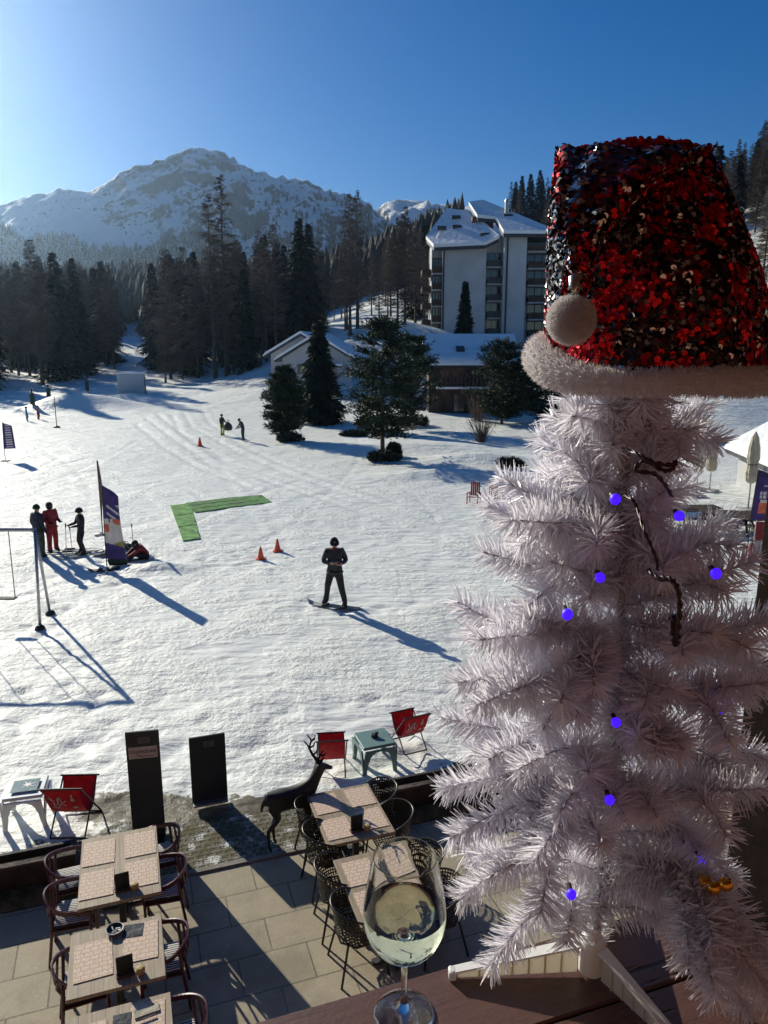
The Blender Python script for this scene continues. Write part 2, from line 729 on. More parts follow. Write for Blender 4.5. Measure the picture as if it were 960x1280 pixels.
bm1 = k.bump(k.math('MULTIPLY', n2, pt), .075)
bm2 = k.bump(k.math('MULTIPLY', n3, pt), .022, bm1)
mp = k.n('ShaderNodeMapping')
mp.inputs['Scale'].default_value = (.55, 1.6, 1)
k.l(tc, mp.inputs['Vector'])
bm3 = k.bump(k.noise(mp.outputs[0], 2.2, 3), .07, bm2)
k.l(bm3, b.inputs['Normal'])
go = np_obj('snow_ground', np.stack([X, Y, Z], 1), Q, ms, smooth=True)
a_ = go.data.attributes.new('dirt', 'FLOAT', 'POINT')
a_.data.foreach_set('value', dirt.astype(np.float32))
tag(go, 'snow covered field rising into wooded slopes', None, None, 'structure')


# ------------------------------------------------------------------ mountains
def fbm(p, o=6):
    return noise.fractal(p, 1.0, 2.1, o, noise_basis='PERLIN_ORIGINAL')


def ridged(p, o=6):
    return noise.ridged_multi_fractal(p, 0.9, 2.1, o, 1.0, 2.0, noise_basis='PERLIN_ORIGINAL')


RIDGE1 = [(-1300, 190), (-900, 230), (-600, 240), (-350, 275), (-120, 272), (-40, 270), (0, 259), (20, 249), (70, 236), (85, 240), (110, 240), (140, 225), (165, 208), (185, 203), (200, 195), (222, 190), (240, 187), (262, 188),
          (275, 191), (296, 203), (312, 213), (335, 214), (370, 227), (400, 233), (420, 239), (440, 243), (458, 252), (470, 262), (490, 276), (520, 305), (560, 340), (640, 380), (900, 400), (2400, 400)]
RIDGE2 = [(300, 340), (430, 300), (468, 268), (480, 254), (492, 248), (505, 253), (530, 253), (548, 256), (570, 262), (620, 262), (700, 275), (900, 280), (1200, 250), (2400, 240)]


def mountain(name, ridge, D0, D1, py0, nu, nt, amp, u0, u1, seed, label):
    px_ = np.array([r[0] for r in ridge], float)
    ry_ = np.array([r[1] for r in ridge], float)
    us = np.linspace(0, 1, nu)
    us = u0 + (u1 - u0) * us
    ts = np.concatenate([[-.03], np.linspace(0, 1.25, nt - 1)])
    V = np.empty((nt, nu, 3))
    for ti, t in enumerate(ts):
        for ui, u in enumerate(us):
            ry = np.interp(u, px_, ry_)
            tt = max(0, min(t, 1))
            py = py0 + (ry - py0) * tt ** .85
            D = D0 + (D1 - D0) * t
            p = far(u, py, D0 + (D1 - D0) * tt)
            q = Vector((p.x / 130 + seed, p.y / 150, seed))
            rough_ = amp * (.35 + .65 * sm(u, 120, 320)) if name == 'mountain' else amp
            env = math.sin(min(tt, 1) * PI * .93) ** .7 * rough_ if tt < 1 else .2 * rough_
            dz = (ridged(q, 7) - 1.1) * env + (ridged(q * 3.3, 5) - 1.1) * env * .33 + fbm(q * 9, 4) * (2.2 + 2.2 * sm(u, 120, 300)) * tt
            if name == 'mountain':
                # buttress whose crest runs down to the left
                for (ax, ay, bx, by, wd, hh) in ((345, 243, 215, 300, 11, 13), (470, 268, 385, 300, 14, 8), (312, 213, 300, 260, 12, 8)):
                    s_ = np.clip(((u - ax) * (bx - ax) + (py - ay) * (by - ay)) / ((bx - ax) ** 2 + (by - ay) ** 2), 0, 1)
                    dd = math.hypot(u - ax - s_ * (bx - ax), py - ay - s_ * (by - ay))
                    dz += hh * math.exp(-(dd / wd) ** 2) * min(1, 8 * (1 - tt) + .1)
            jag = max(0, (tt - .72) / .28)
            dz += jag * ((ridged(Vector((u / 14, py / 30, seed)), 5) - 1.2) * 2.6 + fbm(Vector((u / 4.5, seed, py / 9)), 4) * 4.5)
            z = p.z + dz
            if t > 1:
                z -= (t - 1) * 420
            if t < 0:
                z = -1.5
            V[ti, ui] = (p.x + fbm(q * 2 + Vector((9, 0, 0)), 3) * amp * .3 * tt, D if (t > 1 or t < 0) else p.y, max(z, -1.5))
    i = np.arange(nu - 1)[None] + (np.arange(nt - 1) * nu)[:, None]
    Q = np.stack([i, i + 1, i + nu + 1, i + nu], -1).reshape(-1, 4)
    o = np_obj(name, V.reshape(-1, 3), Q, MATS['mountain'], smooth=True)
    tag(o, label, None, None, 'structure')
    return V, us, ts


mm = bpy.data.materials.new('mountain')
mm.use_nodes = True
MATS['mountain'] = mm
k = NT(mm)
b = mm.node_tree.nodes['Principled BSDF']
tc = k.n('ShaderNodeTexCoord').outputs['Object']
ge = k.n('ShaderNodeNewGeometry')
sx = k.n('ShaderNodeSeparateXYZ')
k.l(ge.outputs['Normal'], sx.inputs[0])
na = k.noise(tc, .022, 6, .6)
nb_ = k.noise(tc, .16, 6, .65)
steep = k.rng(sx.outputs['Z'], .80, .42)
hgt = k.n('ShaderNodeSeparateXYZ')
k.l(tc, hgt.inputs[0])
hf = k.rng(hgt.outputs['Z'], 90, 260, -.25, .25)
rk = k.math('ADD', k.math('ADD', steep, hf), k.math('ADD', k.math('MULTIPLY', k.math('SUBTRACT', na, .5), 1.3), k.math('MULTIPLY', k.math('SUBTRACT', nb_, .5), 2.2)))
rk = k.rng(rk, .40, .62)
rock = k.mix(k.rng(nb_, .3, .7), (.028, .028, .031), (.10, .098, .096))
k.l(k.mix(rk, (.82, .83, .85), rock), b.inputs['Base Color'])
b.inputs['Roughness'].default_value = .7
b.inputs['Specular IOR Level'].default_value = .2
k.l(k.bump(nb_, 3.0, k.bump(k.noise(tc, .7, 4), .8)), b.inputs['Normal'])

MV, MU, MT = mountain('mountain', RIDGE1, 930, 1125, 366, 560, 150, 30, -1300, 2300, 3.0, 'rocky snow covered mountain with a broad peak')
# finer copy of the visible sector is not needed: the grid is dense where the frame looks
mountain('mountain', RIDGE2, 1100, 1560, 330, 200, 50, 30, 250, 1500, 8.0, 'farther snowy mountain behind the apartment block') if False else None
V2 = mountain('mountain_range', RIDGE2, 1100, 1560, 335, 260, 50, 34, 250, 1700, 8.0, 'farther jagged snowy mountain right of the broad peak')

# ------------------------------------------------------------------ the wood on the mountain flank: thousands of small conifers
TL = [(-1400, 300), (0, 296), (60, 299), (130, 305), (200, 306), (255, 300), (300, 322), (330, 318), (350, 306), (400, 294), (440, 284), (470, 276), (500, 290), (560, 335), (2400, 390)]
tlx, tly = [t[0] for t in TL], [t[1] for t in TL]
ridx = [r[0] for r in RIDGE1]
ridy = [r[1] for r in RIDGE1]
Vs = []
Qs = []
cnt = 0
pts = []
while cnt < 7500:
    t = random.random()
    u = random.uniform(-250, 620)
    ry = np.interp(u, ridx, ridy)
    py = 366 + (ry - 366) * t ** .85
    lim = np.interp(u, tlx, tly)
    pn = noise.noise(Vector((u / 16, py / 22, 3)))
    dens = 1.0 if py > lim + 3 + 7 * pn else (.10 if (u > 300 and py > lim - 40 + 25 * pn) else 0)
    if u > 330 and pn > .12 and py < 330:
        dens *= .25
    if random.random() > dens:
        cnt += .02
        continue
    fi = (u - MU[0]) / (MU[1] - MU[0])
    ft = 1 + t / (MT[2] - MT[1])
    a, c2 = int(fi), int(ft)
    p = MV[c2, a] * (1 - (fi - a)) + MV[c2, a + 1] * (fi - a)
    p2 = MV[c2 + 1, a] * (1 - (fi - a)) + MV[c2 + 1, a + 1] * (fi - a)
    pts.append(p * (1 - (ft - c2)) + p2 * (ft - c2))
    cnt += 1
n_far = len(pts)
while len(pts) < n_far + 3600:                   # the nearer belt of the wood between the run and the mountain foot
    D = random.uniform(250, 445)
    u = random.uniform(-120, 575)
    if 150 + (D - 250) * .03 < u < 184 and D < 300:
        continue
    q_ = far(u, 440, D)
    pts.append(np.array((q_.x, q_.y, ground_z(q_.x, q_.y) - .3)))
pts = np.array(pts)
n = len(pts)
hh = np.where(np.arange(n) < n_far, rng.uniform(6, 12, n), rng.uniform(11, 19, n))
q = np.arange(6) * 2 * PI / 6
V = np.zeros((n, 19, 3))
for j, (rr, zz) in enumerate(((.20, .08), (.155, .4), (.07, .78))):
    ph = rng.uniform(0, 6, (n, 1)) + q[None]
    jit = rng.uniform(.65, 1.3, (n, 6))
    V[:, j * 6:(j + 1) * 6, 0] = pts[:, None, 0] + np.cos(ph) * rr * hh[:, None] * jit
    V[:, j * 6:(j + 1) * 6, 1] = pts[:, None, 1] + np.sin(ph) * rr * hh[:, None] * jit
    V[:, j * 6:(j + 1) * 6, 2] = pts[:, None, 2] + (zz + rng.uniform(-.05, .05, (n, 6))) * hh[:, None] - .5
V[:, 18] = pts + np.stack([np.zeros(n), np.zeros(n), hh], 1)
tri = []
for j in range(2):
    for s in range(6):
        l = (s + 1) % 6
        tri += [(j * 6 + s, j * 6 + l, (j + 1) * 6 + l), (j * 6 + s, (j + 1) * 6 + l, (j + 1) * 6 + s)]
for s in range(6):
    tri.append((12 + s, 12 + (s + 1) % 6, 18))
tri = np.array(tri)
Q = ((np.arange(n) * 19)[:, None, None] + tri[None]).reshape(-1, 3)
mat('far_wood', (.020, .030, .020), .9, vscale=.09, col2=(.060, .046, .034))
o = np_obj('distant_forest', V.reshape(-1, 3), Q, MATS['far_wood'])
tag(o, 'dark conifer wood covering the lower mountain flanks', 'forest', None, 'stuff')
# ------------------------------------------------------------------ trees
mat('bark', (.075, .055, .042), .9, var=.4, vscale=3, bump=.03, bscale=9)
mat('bark_warm', (.12, .08, .06), .9, var=.4, vscale=3, bump=.03, bscale=9)
mat('larch_twigs', (.105, .078, .058), .9, var=.35, vscale=.6)
mat('larch_twigs_warm', (.11, .085, .06), .9, var=.35, vscale=.6)
mat('spruce_needles', (.018, .030, .019), .8, var=.5, vscale=.8, spec=.2)
mat('pine_needles', (.026, .042, .022), .75, var=.55, vscale=1.1, trans=.15, spec=.25)
mat('shrub_leaves', (.022, .034, .018), .8, var=.5, vscale=2)


def trunk_mb(h, r, lean=0.02, seed=0, z0=0.0):
    rd = random.Random(seed)
    m = MB()
    n = 9
    pts = []
    for i in range(n):
        t = i / (n - 1)
        pts.append((rd.uniform(-1, 1) * lean * h * t * .5, rd.uniform(-1, 1) * lean * h * t * .5, z0 - .3 + (h + .3) * t))
    m.tube(pts, [max(.012, r * (1.25 if i == 0 else 1) * (1 - i / (n - 1)) ** .8) for i in range(n)], 7)
    return m, [Vector(p) for p in pts]


def crown_arrays(kind, h, rad, seed, z0=.1, dens=1.0):
    """bough by bough: arrays of ribbons / needle sprays"""
    global rng
    keep = rng
    rng = np.random.default_rng(seed)
    rd = random.Random(seed)
    parts = []
    z = h * z0
    P, D, L, W, S = [], [], [], [], []
    while z < h * .985:
        t = (z - h * z0) / (h * (1 - z0))
        if kind == 'larch':
            env = rad * (min(1, .45 + t * 1.6) * (1 - t) ** .75 + .05)
            nb = rd.randint(3, 6)
        elif kind == 'spruce':
            env = rad * ((1 - t) ** .85 + .03)
            nb = rd.randint(6, 8)
        else:
            env = rad * (min(1, .55 + t * 1.9) * (1 - t ** 2.2) ** .6 + .08)
            nb = rd.randint(6, 9)
        for _ in range(int(nb * dens + rd.random() * .99)):
            az = rd.uniform(0, 2 * PI)
            ln = env * rd.uniform(.55, 1.12)
            up = {'larch': rd.uniform(-.15, .35), 'spruce': rd.uniform(-.35, .02), 'pine': rd.uniform(-.12, .45)}[kind]
            d0 = Vector((math.cos(az), math.sin(az), up))
            st = Vector((0, 0, z + rd.uniform(-.1, .1)))
            # limb
            P.append(st); D.append(d0.normalized()); L.append(ln); W.append(.10 if kind == 'larch' else .07)
            side = Vector((-math.sin(az), math.cos(az), 0))
            S.append(Vector((0, 0, 1)).lerp(side, rd.random()).normalized())
            k = {'larch': 9, 'spruce': 7, 'pine': 8}[kind]
            for j in range(k):
                f = .22 + .8 * (j + rd.random()) / k
                sag = -.25 * f * f * ln if kind == 'spruce' else (.06 * f * f * ln)
                q = st + d0 * ln * f + Vector((0, 0, sag))
                if kind == 'larch':
                    for _2 in range(2):
                        dd = (d0 * .6 + side * rd.uniform(-1, 1) + Vector((0, 0, rd.uniform(-.9, .35)))).normalized()
                        P.append(q); D.append(dd); L.append(ln * rd.uniform(.18, .42) + .15); W.append(rd.uniform(.025, .06))
                        S.append(dd.orthogonal())
                elif kind == 'spruce':
                    for _2 in range(3):
                        dd = (d0 * .7 + side * rd.uniform(-.9, .9) + Vector((0, 0, rd.uniform(-.75, .1)))).normalized()
                        P.append(q); D.append(dd); L.append(ln * .22 + rd.uniform(.15, .45)); W.append(rd.uniform(.10, .24))
                        S.append((side + Vector((0, 0, rd.uniform(-.8, .8)))).normalized())
                else:
                    for _2 in range(9):
                        dd = (d0 * .6 + side * rd.uniform(-1, 1) + Vector((0, 0, rd.uniform(-.5, .9)))).normalized()
                        o_ = Vector((rd.uniform(-.22, .22), rd.uniform(-.22, .22), rd.uniform(-.15, .15)))
                        P.append(q + o_); D.append(dd); L.append(rd.uniform(.16, .34)); W.append(rd.uniform(.035, .075))
                        S.append(dd.orthogonal())
        z += {'larch': .36, 'spruce': .33, 'pine': .30}[kind] * h / {'larch': 22, 'spruce': 18, 'pine': 8}[kind] * rd.uniform(.7, 1.3)
    P = np.array([tuple(p) for p in P]); D = np.array([tuple(p) for p in D]); S = np.array([tuple(p) for p in S])
    S = unit(S - D * (S * D).sum(1, keepdims=True))
    V, Q = ribbons(P, D, np.array(L), np.array(W), S, bend=.12)
    rng = keep
    return V, Q


PROTO = {}


def proto(kind, i, h, rad, warm=False, dens=1.0, z0=.12):
    root = thing({'larch': 'larch_tree', 'spruce': 'spruce_tree', 'pine': 'pine_tree'}[kind], 'tree', 'tree', (0, 0, -500))
    tm, _ = trunk_mb(h, h * .0125 if kind != 'pine' else h * .02, .012, i)
    tm.build('trunk', MATS['bark_warm' if warm else 'bark'], root, smooth=True)
    V, Q = crown_arrays(kind, h, rad, 100 + i, z0, dens)
    np_obj('crown', V, Q, MATS[{'larch': 'larch_twigs_warm' if warm else 'larch_twigs', 'spruce': 'spruce_needles', 'pine': 'pine_needles'}[kind]], parent=root)
    PROTO.setdefault(kind + ('_warm' if warm else ''), []).append([root, h, False])
    return root


for i in range(4):
    proto('larch', i, 22, [3.0, 3.6, 2.6, 3.3][i], dens=[1, 1.2, .9, 1.3][i], z0=[.25, .18, .35, .2][i])
for i in range(4):
    proto('spruce', 10 + i, 18, [3.0, 3.6, 2.7, 3.3][i], z0=.06)
for i in range(3):
    proto('larch', 20 + i, 20, [3.4, 4.0, 3.0][i], warm=True, dens=1.3, z0=.12)


def plant(kind, x, y, h, label, group, i=None):
    lst = PROTO[kind]
    p = lst[random.randrange(len(lst)) if i is None else i]
    loc = (x, y, ground_z(x, y) - .15)
    rz = random.uniform(0, 6.28)
    if not p[2]:
        p[2] = True
        o = p[0]
        o.location = loc
        o.rotation_euler.z = rz
        o.scale = (h / p[1],) * 3
        o['label'] = label
    else:
        o = dup(p[0], label, loc, rz, h / p[1])
    o['group'] = group
    return o


def px_ground(px, D):
    p = far(px, 440, D)
    return p.x, D


gL = 'trees of the dark wood left of the ski run'
gM = 'trees of the wood between the ski run and the white chalet'
gR = 'larches on the steep slope behind the hat'
gB = 'trees on the ridge behind the apartment block'
taken = []


def free(x, y, r):
    for (a, b) in taken:
        if (a - x) ** 2 + (b - y) ** 2 < r * r:
            return False
    taken.append((x, y))
    return True


# left wood
n = 0
while n < 125:
    D = 114 + (130 * random.random() ** 1.6 if n < 60 else random.uniform(30, 120))
    px = random.uniform(-150, 148 - (D - 114) * .02)
    x, y = px_ground(px, D)
    if not free(x, y, 2.3):
        continue
    kind = 'spruce' if random.random() < .34 else 'larch'
    plant(kind, x, y, random.uniform(16, 23), {'spruce': 'dark spruce in the hazy wood left of the ski run', 'larch': 'bare larch in the hazy wood left of the ski run'}[kind], gL + (' (spruces)' if kind == 'spruce' else ' (larches)'))
    n += 1
# middle wood
n = 0
while n < 120:
    D = 118 + 140 * random.random() ** 1.5
    px = random.uniform(192 + (D - 118) * .03, 535)
    if px > 395 and D < 128:
        continue
    x, y = px_ground(px, D)
    if not free(x, y, 2.4 if px < 395 else 4.2):
        continue
    if px > 395 and random.random() < .35:
        continue
    kind = 'spruce' if random.random() < (.42 if px < 400 else .12) else 'larch'
    hh_ = random.uniform(16, 21) if px < 395 else random.uniform(13, 18)
    plant(kind, x, y, hh_, {'spruce': 'dark spruce in the wood behind the white chalet', 'larch': 'bare larch in the wood behind the white chalet'}[kind], gM + (' (spruces)' if kind == 'spruce' else ' (larches)'))
    n += 1
# the tall ones that stand clear of the rest
for (px, D, h, lab) in [(268, 118, 27.5, 'tall bare larch, left one of the pair standing clear against the mountain'), (284, 119, 30, 'tallest bare larch, right one of the pair standing clear against the mountain'),
                        (438, 116, 20.5, 'tall bare larch against the mountain, above the white chalet roof'), (447, 121, 21, 'slender bare larch just behind the one above the white chalet roof'),
                        (497, 114, 15.5, 'tall bare larch on the snow bank left of the apartment block'), (506, 116, 17, 'tallest larch beside the left edge of the apartment block'),
                        (519, 119, 15, 'bare larch closest to the left balconies of the apartment block')]:
    x, y = px_ground(px, D)
    plant('larch', x, y, h, lab, 'tall larches standing clear', i=2 if h > 25 else None)
# ridge behind the apartment block
n = 0
while n < 34:
    D = random.uniform(215, 300)
    px = random.uniform(632, 745)
    x, y = px_ground(px, D)
    if not free(x, y, 3):
        continue
    plant(random.choice(['larch', 'spruce']), x, y, random.uniform(15, 21), 'tree on the wooded ridge behind the apartment block', gB)
    n += 1
# right-hand slope
n = 0
while n < 44:
    D = random.uniform(105, 185)
    px = random.uniform(868, 1010)
    if px < 1000 - (D - 105) * 2.6:
        continue
    x, y = px_ground(px, D)
    if not free(x, y, 3.2):
        continue
    plant('larch_warm' if D < 150 else random.choice(['larch', 'spruce', 'larch_warm']), x, y, random.uniform(10.5, 15.5), 'bare brown larch on the sunny slope right of the hat', gR)
    n += 1
n = 0
while n < 26:
    D = random.uniform(150, 205)
    px = random.uniform(858, 1005)
    x, y = px_ground(px, D)
    if not free(x, y, 2.8):
        continue
    plant(random.choice(['larch', 'spruce', 'larch_warm']), x, y, random.uniform(11, 16), 'tree in the upper wood on the slope right of the hat', 'upper wood right of the hat')
    n += 1
for (px, D, h, lab) in [(944, 96, 13, 'pale brown larch lowest on the sunny slope at the edge of the photo'), (962, 100, 15, 'larch cut by the photo edge on the sunny slope')]:
    x, y = px_ground(px, D)
    plant('larch_warm', x, y, h, lab, gR)


def single_tree(name, kind, px, py, D, h, rad, z0, label, seed, dens=1.0, trunk_r=None):
    p = gnd(px, py) if D is None else None
    x, y = (p.x, p.y) if p else px_ground(px, D)
    root = thing(name, label, 'tree', (x, y, ground_z(x, y) - .05))
    tm, _ = trunk_mb(h * .97, trunk_r or h * .018, .015, seed)
    tm.build('trunk', MATS['bark_warm'], root, smooth=True)
    V, Q = crown_arrays(kind, h, rad, seed, z0, dens)
    np_obj('crown', V, Q, MATS['pine_needles' if kind == 'pine' else 'spruce_needles'], parent=root)
    return root


single_tree('pine_tree', 'pine', 357, 550, None, 5.3, 1.55, .13, 'short bushy dark pine at the left end of the row on the snow bank', 31, 1.1)
single_tree('spruce_tree', 'spruce', 400, 530, None, 9.2, 2.2, .09, 'narrow dark spruce in front of the white chalet', 32, 1.5)
single_tree('pine_tree', 'pine', 478, 573, None, 8.6, 2.75, .16, 'big dark pine with a bare brown trunk nearest on the snow bank', 33, 1.15, .16)
single_tree('pine_tree', 'pine', 516, 536, None, 7.8, 2.5, .18, 'dark pine close behind the big one with the bare trunk', 34, 1.1)
single_tree('pine_tree', 'pine', 627, 531, None, 7.4, 3.0, .08, 'dark pine beside the right end of the brown chalet', 35, 1.1)
single_tree('pine_tree', 'pine', 688, 534, None, 6.6, 2.6, .06, 'dark pine half hidden behind the white artificial tree', 36, 1.1)
single_tree('pine_tree', 'pine', 655, 520, None, 5.6, 2.0, .06, 'lower dark pine between the two at the brown chalet', 39, 1.1)
single_tree('spruce_tree', 'spruce', 580, 425, 108, 8.6, 1.3, .04, 'small slim spruce in front of the apartment block wall', 37, 1.2)


def shrub(px, py, r, h, label, seed, twiggy=False):
    p = gnd(px, py)
    root = thing('shrub', label, 'shrub', (p.x, p.y, ground_z(p.x, p.y)))
    g = np.random.default_rng(seed)
    n = 140 if twiggy else 1500
    if twiggy:
        P = np.stack([g.normal(0, .12 * r, n), g.normal(0, .12 * r, n), np.zeros(n)], 1)
        D = unit(np.stack([g.normal(0, .35, n), g.normal(0, .35, n), np.ones(n)], 1))
        V1 = ribbons(P, D, g.uniform(.4, 1, n) * h, .03, bend=.1)
        P2 = P + D * (g.uniform(.3, .9, n) * h)[:, None]
        D2 = unit(D + g.normal(0, .6, (n, 3)))
        V2_ = ribbons(P2, D2, g.uniform(.2, .45, n) * h, .02, bend=.1)
        V, Q = cat([V1, V2_])
        np_obj('twigs', V, Q, MATS['larch_twigs'], parent=root)
    else:
        a = g.uniform(0, 2 * PI, n)
        rr = np.sqrt(g.random(n)) * r * (.8 + .2 * np.sin(3 * a + seed))
        P = np.stack([np.cos(a) * rr, np.sin(a) * rr * .6, g.random(n) * h * (1.05 - (rr / r) ** 2 * .7)], 1)
        D = unit(np.stack([np.cos(a) * .6, np.sin(a) * .6, np.ones(n) * .9], 1) + g.normal(0, .5, (n, 3)))
        V, Q = ribbons(P, D, g.uniform(.12, .3, n), g.uniform(.04, .09, n), bend=.1)
        np_obj('foliage', V, Q, MATS['shrub_leaves'], parent=root)
    return root


shrub(361, 552, 1.15, .65, 'low clipped dark shrub at the foot of the short bushy pine', 1)
shrub(478, 576, 1.15, .5, 'low dark juniper round the foot of the bare trunked pine', 2)
shrub(492, 571, .5, .8, 'upright tuft of dark juniper beside the bare trunk', 3)
shrub(444, 545, 1.2, .35, 'flat dark shrub lying on the snow between spruce and big pine', 4)
shrub(516, 533, 1.9, .9, 'scrubby bush under the rear pine by the brown chalet', 5)
shrub(602, 553, 1.1, 2.2, 'bare twiggy bush standing alone on the shaded snow', 6, True)
shrub(598, 528, 2.6, 3.4, 'wide bare brown bush in front of the brown chalet', 7, True)
shrub(636, 584, .9, .45, 'dark log like bush on the bank above the red garden chair', 8)
for i_, (px, py, lab) in enumerate([(208, 491, 'left of the three stunted dark trees at the wood edge'), (229, 490, 'middle of the three stunted dark trees at the wood edge'), (239, 489, 'right of the three stunted dark trees at the wood edge')]):
    p = gnd(px, py)
    root = thing('young_tree', lab, 'tree', (p.x, p.y, ground_z(p.x, p.y)), group='stunted trees at the wood edge')
    tm, _ = trunk_mb(2.6, .22, .03, 60 + i_)
    tm.build('trunk', MATS['bark_warm'], root, smooth=True)
    V, Q = crown_arrays('pine', 4.2, 1.6, 60 + i_, .42, .8)
    np_obj('crown', V, Q, MATS['larch_twigs'], parent=root)

# ------------------------------------------------------------------ buildings
mat('render_white', (.46, .47, .48), .8, var=.10, vscale=.3, bump=.01, bscale=4)
mat('render_grey', (.42, .42, .42), .85, var=.07, vscale=.4)
mat('roof_snow', (.86, .87, .88), .6, var=.03, vscale=.8, bump=.12, bscale=1.6)
mat('dark_fascia', (.03, .034, .038), .6, var=.3, vscale=1)
mat('dark_timber', (.055, .034, .024), .8, var=.4, vscale=1.2, bump=.02, bscale=8)
mat('orange_timber', (.16, .07, .035), .7, var=.35, vscale=1.5)
mat('window_glass', (.02, .028, .036), .08, spec=.8)
mat('window_frame', (.35, .33, .30), .6)
mat('concrete', (.35, .35, .34), .85, var=.15, vscale=1)
mat('chimney_metal', (.35, .33, .3), .4, .8)


def apartment():
    D0 = 125.0
    base = far(612, 432, D0)
    root = thing('apartment_building', 'tall white apartment block with snowy stepped roofs and balcony columns', 'building', (base.x, base.y, ground_z(base.x, base.y) - 1))
    inv = Vector(root.location)

    def P(px, py, dd=0.0):
        return far(px, py, D0 + dd) - inv

    zb = -2.0
    # main body and taller right body: plan outline extruded to eave height
    body = MB()

    def block(x0, x1, d0, d1, ytop, mi=0, ytop2=None):
        a0 = P(x0, ytop, d0); a1 = P(x1, ytop2 or ytop, d0)
        b0 = P(x0, ytop, d0); b1 = P(x1, ytop2 or ytop, d0)
        b0 = Vector((a0.x + .4, a0.y + (d1 - d0), a0.z)); b1 = Vector((a1.x + .4, a1.y + (d1 - d0), a1.z))
        vs = [(a0.x, a0.y, zb), (a1.x, a1.y, zb), (b1.x, b1.y, zb), (b0.x, b0.y, zb), a0, a1, b1, b0]
        body.add(vs, [(0, 1, 5, 4), (1, 2, 6, 5), (2, 3, 7, 6), (3, 0, 4, 7), (4, 5, 6, 7), (3, 2, 1, 0)], mi)

    block(553.5, 608.5, 0, 17, 303)             # left white wall
    block(540, 553.3, 2.2, 17, 300)           # recessed left balcony stack (dark)
    block(608.7, 630, 1.8, 17, 298)           # recess between the walls
    block(631, 659.5, -1.5, 16, 290)          # right white wall
    block(659.7, 700, .6, 16, 288)            # right balcony stack
    wl = body.build('wall', MATS['render_white'], root)
    # pilasters / down pipes
    pipe = MB()
    for px, dd in ((553, -.15), (630.4, -1.7)):
        a = P(px, 436, dd); b_ = P(px, 292 if px > 600 else 304, dd)
        pipe.tube([(a.x, a.y, a.z), (a.x, a.y, b_.z)], .14, 6)
    pipe.build('drainpipe', MATS['dark_fascia'], root)
    # balconies
    def balcony(x0, x1, ytop, dd, depth, dark):
        a = P(x0, ytop, dd); b_ = P(x1, ytop, dd)
        w_ = b_.x - a.x
        m = MB()
        m.box(((a.x + b_.x) / 2, a.y + depth / 2 - .05, a.z - .12), (w_, depth, .22))
        s_ = m.build('balcony_slab', MATS['concrete'], root)
        r_ = MB()
        r_.box(((a.x + b_.x) / 2, a.y - .02, a.z + .5), (w_ - .06, .07, 1.0))
        r_.build('balcony_railing', MATS['dark_timber' if dark else 'dark_fascia'], s_)
        g_ = MB()
        g_.box(((a.x + b_.x) / 2, a.y + depth - .06, a.z + 1.2), (w_ - .1, .08, 2.35))
        g_.build('balcony_door', MATS['window_glass'], s_)
        f_ = MB()
        for k_ in (.02, .34, .66, .98):
            f_.box((a.x + w_ * k_, a.y + depth - .14, a.z + 1.2), (.12, .1, 2.35))
        f_.box(((a.x + b_.x) / 2, a.y + depth - .14, a.z + 2.32), (w_ - .1, .1, .14))
        f_.build('door_frame', MATS['window_frame' if not dark else 'dark_timber'], s_)

    for k_ in range(6):
        balcony(608.9, 629.8, 333 + 21.3 * k_, -.2, 2.0, False)
    for k_ in range(6):
        balcony(540.5, 553.2, 341 + 20.5 * k_, .5, 1.7, True)
    for k_ in range(6):
        balcony(660.0, 690, 313.5 + 21.3 * k_, -1.3, 1.9, True)
    lb = MB()
    for k_ in range(4):                          # side balconies sticking out on the left
        a = P(532, 342 + 20.5 * k_, 6)
        lb.box((a.x + .6, a.y, a.z), (2.6, 5, .9))
    lb.build('side_balconies', MATS['dark_timber'], root)

    # roofs: real sloping sheets of snow on dark fascia boards
    def roof(pts, th, name='roof'):
        top = [P(*p) for p in pts]
        m = MB()
        m.slab(top, .5, 0)
        r_ = m.build(name, MATS['roof_snow'], root)
        m2 = MB()
        ctr = sum(top, Vector()) / len(top)
        m2.slab([ctr + (p - ctr) * .985 - Vector((0, 0, .52)) for p in top], th)
        m2.build('fascia', MATS['dark_fascia'], r_)
        return r_

    ra = roof([(542, 305, -1.4), (607, 302, -1.4), (624, 294, -1.0), (590, 264, 9), (559, 260, 11), (532.5, 295, 3)], .55)
    rb = roof([(629.5, 287.5, -3.2), (697, 288, -2.6), (604, 249.5, 10), (586, 252, 9.6), (596.5, 268, 4), (619, 270, 3.5)], .55)
    tw = MB()                                     # stair tower poking through between the roofs
    a = P(590, 290, 5); b_ = P(617, 268.5, 5)
    tw.box(((a.x + b_.x) / 2, a.y + 1.5, b_.z - 2.2), (b_.x - a.x, 3, 4.0))
    tw.build('stair_tower', MATS['orange_timber'], root)
    wn = MB()
    for (px, py, dd, w_, h_) in ((611, 275, 4.9, .9, .9),):
        a = P(px, py, dd)
        wn.box(a, (w_, .1, h_))
    wn.build('window', MATS['window_glass'], root)
    for (px, py, dd) in ((570, 272.5, 7.2), (552, 286, 3.5), (571, 284.5, 4.2), (606, 294.5, .6), (635, 271, 3.5)):
        a = P(px, py, dd)
        m = MB()
        m.box((a.x, a.y, a.z + .12), (1.5, .5, .5), rx=.5)
        m.build('skylight', MATS['dark_fascia'], root)
    a = P(633, 262, 4.5)
    m = MB()
    m.tube([(a.x, a.y, a.z - 1.0), (a.x, a.y, a.z + 1.2)], .28, 8)
    m.tube([(a.x, a.y, a.z + 1.2), (a.x, a.y, a.z + 1.6)], [.36, .2], 8)
    m.build('chimney', MATS['chimney_metal'], root)
